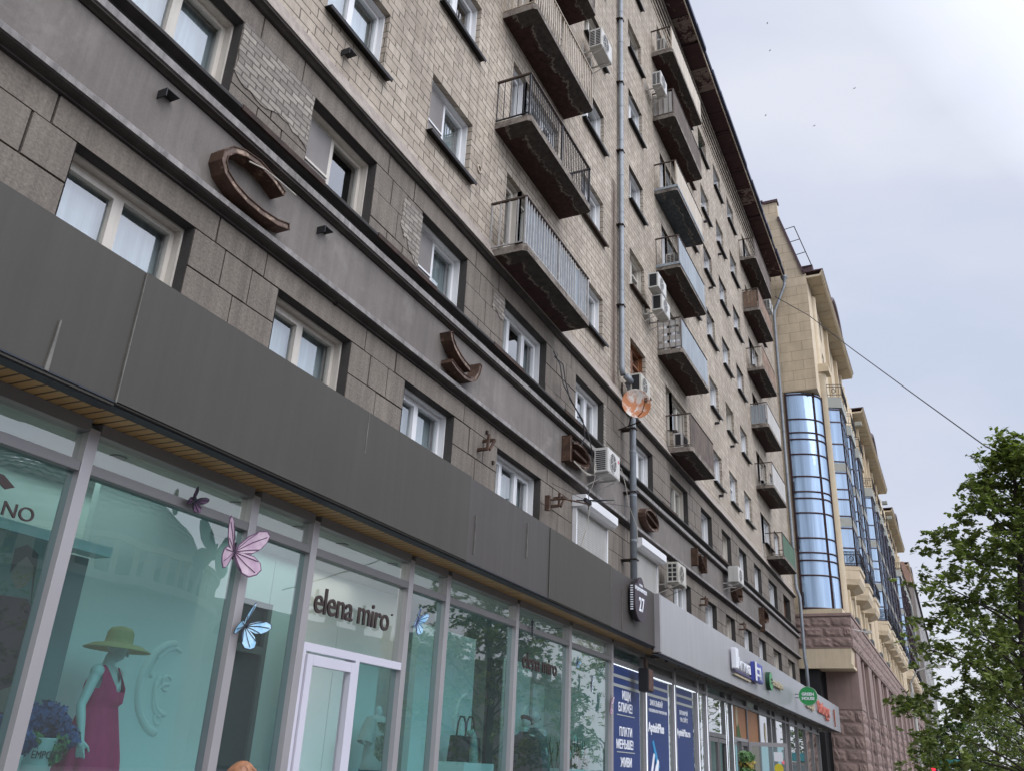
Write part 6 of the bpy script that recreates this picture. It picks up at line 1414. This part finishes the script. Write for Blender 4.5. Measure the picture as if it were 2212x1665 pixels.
# spandrel relief below the bays
rr = random.Random(2)
for x in BAYX[:9]:
    b = MB()
    for k in range(6): px = x+.3+k*.5; b.tube([(px, -.06, 9.7), (px+rr.uniform(-.2, .2), -.14, 10.4), (px+rr.uniform(-.1, .3), -.12, 11.2)], rr.uniform(.06, .13), 6)
    b.box(x+.1, x+.5, -.3, 0, 9.62, 11.4); b.box(x+2.8, x+3.2, -.3, 0, 9.62, 11.4); b.box(x+.5, x+2.8, -.06, 0, 9.62, 9.8)
    cp_(b, 'carved_relief', BEIGES)
for x in (4.6, 8.9, 13.4, 20, 26):
    b = MB(); b.sphere((x, -.40, 9.85), .22, .16, .26, 10, 7); b.sphere((x+.3, -.42, 9.75), .14, .12, .16, 8, 6); cp_(b, 'dark_ornament', M('verdigris ornament', (.06, .07, .07), .7, var=.3))
# eaves with coffered soffits
for (a, c) in SECT:
    a_ = -.0 if a < 3 else a
    b = MB(); b.box(a_, c, -.82, 0, 29.62, 29.72); b.box(a_-.001, c, -.86, -.80, 29.60, 29.80); b.box(a_, c, -.92, -.86, 29.70, 29.90); b.box(a_, c, -.97, -.92, 29.86, 29.98); cp_(b, 'eave', BEIGES)
    cp_(MB().box(a_, c+.05, -1.0, .1, 29.985, 30.06), 'eave_cap', COPING)
    for k in range(min(14, int((c-a_)/1.2))): cp_(MB().box(a_+k*1.2, a_+k*1.2+.1, -.79, -.01, 29.58, 29.62), 'soffit_rib', BEIGES)
    for q in (a_+(c-a_)*.55,):      # curved dormer
        b = MB(); b.prism([(q+3*math.cos(t_), 30.06+2.0*math.sin(t_)) for t_ in [PI*j/12 for j in range(13)]], -.7, 1.5, 'y'); cp_(b, 'dormer', BEIGES)
        b = MB(); b.tube([(q+3.1*math.cos(t_), -.75, 30.06+2.1*math.sin(t_)) for t_ in [PI*j/12 for j in range(13)]], .12, 6); cp_(b, 'dormer_trim', COPING)
b = MB(); b.box(.35, 1.0, -.4, .25, 30.0, 30.65); cp_(b, 'roof_box', COPING)
for x in (20.5, 46.0, 52.0):
    b = MB(); b.box(x, x+.5, -.9, -.4, 27.4 if x < 21 else 28, 27.7 if x < 21 else 28.3); cp_(b, 'floodlight', GREYST)
b = MB(); b.tube([(1.0, -.5, 8.9), (1.1, -1.0, 8.8)], .03, 6); b.box(1.0, 1.2, -1.35, -1.0, 8.72, 8.84); cp_(b, 'street_camera', ACW)
# ------------------------------------------------------------------ grey building farther on
GB = thing('grey_building', 'grey rendered building with a terracotta parapet beyond the cream one', 'building', (128, 3.0, 0))
b = MB(); b.box(0, 60, -.2, 16, 0, 25.9); b.build('wall', GREYB, GB)
b = MB(); b.prism([(.1, 25.91), (.1, 27.9), (.7, 29.5), (6, 29.8), (12, 29.8), (12, 25.91)], 2, 58, 'x'); b.build('parapet', PINKB, GB)
b = MB(); b.box(-.1, 60, -.45, 12, 25.7, 25.9); b.build('cornice', M('dark cornice', (.06, .05, .05), .8), GB)
for i in range(2):
    for j in range(7):
        yy = .35+i*4.2; z = 3.5+j*3.05
        b = MB(); b.box(-.06, 0, yy-.1, yy+1.3, z-.1, z+1.5); o = b.build('window', ACW, GB); b = MB(); b.box(-.08, -.061, yy, yy+.55, z, z+1.4); b.box(-.08, -.061, yy+.65, yy+1.2, z, z+1.4); b.build('pane', M('grey far pane', (.12, .16, .18), .1, spec=.8), o)
for i in range(12):
    for j in range(7):
        xx = 3+i*4.6; z = 3.5+j*3.05
        b = MB(); b.box(xx-.1, xx+1.5, -.26, -.2, z-.1, z+1.5); o = b.build('window', ACW, GB); b = MB(); b.box(xx, xx+1.4, -.28, -.261, z, z+1.4); b.build('pane', MATS['grey far pane'], o)

# ------------------------------------------------------------------ trees
def tree(name, label, x, y, H, env, seed, nl=16000, leaf=.085, trunk_r=.17, lean=(0, 0), mat=None, clumps=150, crad=.5, off=(0, 0), group='trees along the pavement', bare=3):
    rr = random.Random(seed); t = thing(name, label, 'tree', (x, y, 0), 0, group)
    tr = MB(); top = Vector((lean[0], lean[1], H*.97)); path = []
    for i in range(13):
        q = i/12; path.append(Vector((lean[0]*q+.12*math.sin(q*7+seed), lean[1]*q+.10*math.cos(q*6+seed)-.1, H*.97*q)))
    tr.tube(path, [trunk_r*(1-q/12)**.8+.012 for q in range(13)], 9)
    cents = []
    def at(z): q = min(1, z/(H*.97))*12; i = min(11, int(q)); return path[i].lerp(path[i+1], q-i)
    for k in range(clumps):
        z = env[0][0]+(H-env[0][0])*(rr.random()**.85)
        rmax = 0
        for (z0, r0_), (z1, r1_) in zip(env, env[1:]):
            if z0 <= z <= z1: rmax = r0_+(r1_-r0_)*(z-z0)/(z1-z0)
        a = rr.uniform(0, 2*PI); rad = rmax*math.sqrt(rr.uniform(.04, 1))*rr.uniform(.75, 1.12)
        sh_ = (z-env[0][0])/(H-env[0][0])
        cents.append((Vector((at(z).x+off[0]*(1-sh_)+rad*math.cos(a), at(z).y+off[1]*(1-sh_)+rad*math.sin(a), z)), rad))
    limbs = []
    for i, (c, rad) in enumerate(cents):
        if i % 3 == 0:
            zb = max(1.8, c.z-rad*rr.uniform(.25, .75)-.2); p0 = at(zb); mid = p0.lerp(c, .55)+Vector((rr.uniform(-.2, .2), rr.uniform(-.2, .2), rr.uniform(.0, .25)))
            r1 = .012+.011*rad; tr.tube([p0, p0.lerp(mid, .5)+Vector((0, 0, .06)), mid, c], [r1, r1*.75, r1*.55, .006], 5, cap=False)
            for j in range(3): e_ = c+Vector((rr.gauss(0, .3), rr.gauss(0, .3), rr.gauss(0, .2))); tr.tube([mid.lerp(c, .6), e_], [.008, .003], 4, cap=False)
    for j in range(bare):      # bare twigs at the top of the crown
        z = H*rr.uniform(.80, .93); p0 = at(z); a = rr.uniform(1.0, 2.4); d = Vector((math.cos(a)*.5, abs(math.sin(a)), .5)).normalized(); q1 = p0+d*.9; tr.tube([p0, p0+d*.5+Vector((0, 0, .1)), q1], [.018, .012, .007], 4, cap=False)
        for s_ in range(6): e_ = p0+d*rr.uniform(.5, 1); tr.tube([e_, e_+Vector((rr.uniform(-.3, .3), rr.uniform(-.1, .5), rr.uniform(.0, .35)))], [.006, .003], 4, cap=False)
    tr.build('trunk', BARK, t, smooth=True)
    lv = MB(); per = nl//len(cents)
    V_, F_ = lv.v, lv.f
    for c, rad in cents:
        cr_ = crad*rr.uniform(.55, 1.2); drop = rr.uniform(.4, .8)
        # sprays: leaves sit along short twigs inside each clump
        tw = [(Vector((rr.gauss(0, .5), rr.gauss(0, .5), rr.gauss(0, .5)*drop))*cr_, Vector((rr.gauss(0, 1), rr.gauss(0, 1), rr.gauss(-.2, .5))).normalized()) for _ in range(9)]
        for k in range(int(per*rr.uniform(.5, 1.5))):
            o_, d_ = tw[k % 9]; p = c+o_+d_*rr.uniform(0, .38)+Vector((rr.gauss(0, .035), rr.gauss(0, .035), rr.gauss(0, .035)))
            n_ = Vector((rr.gauss(0, .6), rr.gauss(0, .6), 1)).normalized(); a_ = n_.orthogonal().normalized(); th = rr.uniform(0, 2*PI); b_ = n_.cross(a_); ax = a_*math.cos(th)+b_*math.sin(th); ay = n_.cross(ax)
            s_ = leaf*rr.uniform(.45, 1.4); i0 = len(V_)
            V_ += [tuple(p-ax*s_*.5), tuple(p+ay*s_*.3), tuple(p+ax*s_*.6), tuple(p-ay*s_*.3)]; F_.append((i0, i0+1, i0+2, i0+3))
    me = bpy.data.meshes.new('crown'); me.from_pydata(V_, [], F_); me.materials.append(mat or LEAF)
    o = bpy.data.objects.new('crown', me); COL.objects.link(o); o.parent = t
    return t
LEAF = m_leaf('green leaves', (.060, .088, .024), (.16, .195, .055)); LEAF2 = m_leaf('dull green leaves', (.035, .062, .022), (.07, .11, .04))
tree('broadleaf_tree', 'nearest broadleaf tree on the right, its leader bare-twigged against the sky', 26, -1.45, 10.1, [(1.7, 2.0), (2.8, 3.3), (5.0, 3.1), (6.6, 2.4), (8.0, 1.6), (9.2, 1.0), (10.1, .35)], 4, nl=32000, leaf=.15, clumps=210, crad=.55, off=(0, .6), lean=(-.3, -.6), bare=5)
tree('broadleaf_tree', 'second broadleaf tree, filling the gap behind the nearest one', 40, -2.6, 9.2, [(2.0, 1.8), (3.5, 3.3), (6.0, 3.0), (8.0, 1.6), (9.2, .4)], 9, nl=13000, leaf=.13, clumps=110, crad=.7)
tree('broadleaf_tree', 'third broadleaf tree farther along the kerb', 56, -3.0, 9.0, [(2.0, 2.0), (4.0, 3.6), (6.5, 3.2), (9.0, .6)], 13, nl=9000, leaf=.17, clumps=90, crad=.8)
for i, (x, y, H, rd, lb) in enumerate(((96, .2, 7.0, 3.2, 'pale green tree low beyond the teal kiosk'), (112, -3.4, 9.0, 4.0, 'dull green tree at the end of the street'), (138, -1.5, 12, 5.0, 'tall distant tree in front of the grey building'), (150, -9, 13, 6, 'distant dull green tree across the street'))):
    tree('street_tree', lb, x, y, H, [(1.5, rd*.6), (H*.4, rd), (H*.75, rd*.8), (H, rd*.2)], 40+i, nl=4500, leaf=.34, clumps=60, crad=1.2, trunk_r=.2, mat=LEAF2, group='distant trees at the end of the street', bare=0)
# trees on the far side of the road, seen only as reflections in the shop glass
for i, (x, y) in enumerate(((14, -27), (26, -29))):
    tree('opposite_tree', ['tree across the road mirrored in the boutique glass', 'second tree across the road mirrored in the shop glass'][i], x, y, 11, [(2.0, 2.0), (5.0, 3.8), (8.0, 3.0), (11.0, .6)], 70+i, nl=5000, leaf=.22, clumps=60, crad=.9, group='trees across the road', bare=0)

# ------------------------------------------------------------------ domed building across the road, mirrored in the shop glass
DM = thing('domed_building', 'round building with a scaled dome and balustrade across the road, mirrored in the shop glass', 'building', (52, -66, 0))
DW_ = M('dome render', (.36, .34, .30), .85, var=.1); DS_ = M('dome scales', (.13, .14, .15), .6, var=.15)
MB().lathe([(19, 0), (19, 13.2), (19.8, 13.3), (19.8, 14.0), (18.5, 14.0)], n=64).build('drum', DW_, DM)
b = MB()
for k in range(72): a = 2*PI*k/72; b.box(-.18 if k % 6 else -.7, .18 if k % 6 else .7, -.15, .15, 14.0, 16.4); i0 = len(b.v)-8; b.xf(Matrix.Rotation(a, 4, 'Z') @ Matrix.Translation((0, -19.2, 0)), i0)
b.lathe([(19.0, 16.4), (19.6, 16.4), (19.6, 16.9), (19.0, 16.9)], n=64); b.build('balustrade', DW_, DM)
b = MB(); NN = 90; rows = 22
for j in range(rows):
    for k in range(NN):
        if j % 2 == 0 or True:
            a0 = 2*PI*(k+.5*(j % 2))/NN; e0 = PI/2*.92*j/rows; e1 = PI/2*.92*(j+1.5)/rows
            def pt_(a, e, q=0): return ((18+q)*math.cos(e)*math.cos(a), (18+q)*math.cos(e)*math.sin(a), 15.5+(10.5+q)*math.sin(e))
            b.add([pt_(a0-PI/NN, e1, -.05), pt_(a0-PI/NN, e0+.02, .12), pt_(a0, e0-.015, .18), pt_(a0+PI/NN, e0+.02, .12), pt_(a0+PI/NN, e1, -.05)], [(0, 1, 2, 3, 4)])
b.build('dome', DS_, DM)
OB = thing('row_building', 'long plain block across the road behind the trees, widened to cover mirrored sky', 'building', (120, -60, 0))
MB().box(-47, 60, -10, 0, 0, 17).build('wall', M('pale render', (.30, .27, .235), .9, var=.1), OB)  # widened to close the bright sky gap beside the dome's reflection
for i in range(14):
    for j in range(5): MB().box(-33+i*6.5, -30.8+i*6.5, 0, .05, 2.5+j*3.6, 4.6+j*3.6).build('window', MATS['grey far pane'], OB)
OB = thing('row_building', 'tall plain block across the road to the left, widened to cover mirrored sky', 'building', (-20, -60, 0))
MB().box(-30, 53, -10, 0, 0, 14).build('wall', M('grey render', (.30, .29, .28), .9, var=.1), OB)  # stretched towards the dome to hide bright sky in the shop glass
for i in range(12):
    for j in range(3): MB().box(-28+i*6.5, -25.8+i*6.5, 0, .05, 2.5+j*3.6, 4.6+j*3.6).build('window', MATS['grey far pane'], OB)

# ------------------------------------------------------------------ street furniture and birds
lp = thing('lamp_post', 'slim white lamp post in front of the pink piers', 'lamp post', (45, 1.62, 0), 0)
MB().lathe([(.14, 0), (.11, .8), (.085, 1.0), (.06, 5.6), (.03, 5.9)], n=14).build('pole', ACW, lp, smooth=True)
MB().box(-.05, .05, -.32, .12, 2.55, 2.95).build('notice_box', ACW, lp); MB().box(-.07, .07, -.09, .09, 4.6, 5.4).build('control_box', ACW, lp)
b = MB(); b.tube([(0, 0, 5.8), (-.2, -.3, 6.3), (-.2, -1.0, 6.5)], .03, 6); b.box(-.32, -.08, -1.5, -.95, 6.45, 6.55); b.build('lantern', ACW, lp)
ks = thing('kiosk', 'small kiosk with a teal fascia at the foot of the tree', 'kiosk', (70, .75, 0))
MB().box(0, 2.5, -.6, .6, 0, 2.7).build('booth', GREYB, ks); b = MB(); b.box(-.15, 2.6, -.68, .68, 2.78, 3.32); b.build('fascia', M('teal fascia', (.015, .19, .22), .5), ks); MB().box(-.02, -.005, -.5, .5, .9, 2.5).build('hatch', MATS['grey far pane'], ks)
tl_ = thing('traffic_light', 'traffic light showing red beside the lamp post', 'traffic light', (60, 1.55, 0))
MB().lathe([(.06, 0), (.05, 3.2)], n=10).build('pole', GREYST, tl_); MB().box(-.12, .0, -.16, .16, 1.75, 2.7).build('head', BLACK, tl_); MB().lathe([(0, 0), (.11, 0), (.11, .03), (0, .03)], n=14).xf(Matrix.Translation((-.121, 0, 2.5)) @ Matrix.Rotation(-PI/2, 4, 'Y')).build('red_lamp', M('red lamp', (.5, .01, .02), .4, var=0, emit=(1, .02, .05), es=2), tl_)
bird0 = None
for i, (y, z, a, lb) in enumerate(((13.8, 121.5, 10, 'topmost tiny bird in the sky left of centre'), (13.8, 115.3, 35, 'second tiny bird from the top, left of the sky'), (1.5, 102.8, 60, 'tiny bird farthest right in the sky'), (15.4, 101.9, 20, 'leftmost tiny bird just off the roof edge'), (8.1, 97.4, 70, 'lowest tiny bird in the sky'))):
    bt = thing('bird', lb, 'bird', (120, y, z), R(a), 'birds in the sky'); bt.scale = (.75, .75, .75)
    if bird0 is None:
        b = MB(); b.sphere((0, 0, 0), .05, .14, .05, 8, 6); b.sphere((0, -.14, .01), .03, .04, .03, 6, 5); b.prism([(-.03, .1), (.03, .1), (.06, .26), (-.06, .26)], -.006, .006, 'z'); bird0 = b.mesh('body', BLACK, True)
        b = MB()
        for s in (-1, 1): b.add([(s*.03, -.06, .02), (s*.03, .06, .02), (s*.2, .06, .07), (s*.42, .12, .02), (s*.2, -.07, .08)], [(0, 1, 2, 4), (4, 2, 3)] if s > 0 else [(4, 2, 1, 0), (3, 2, 4)])
        bird1 = b.mesh('wings', BLACK)
    inst('body', bird0, bt, (0, 0, 0)); inst('wings', bird1, bt, (0, 0, 0))
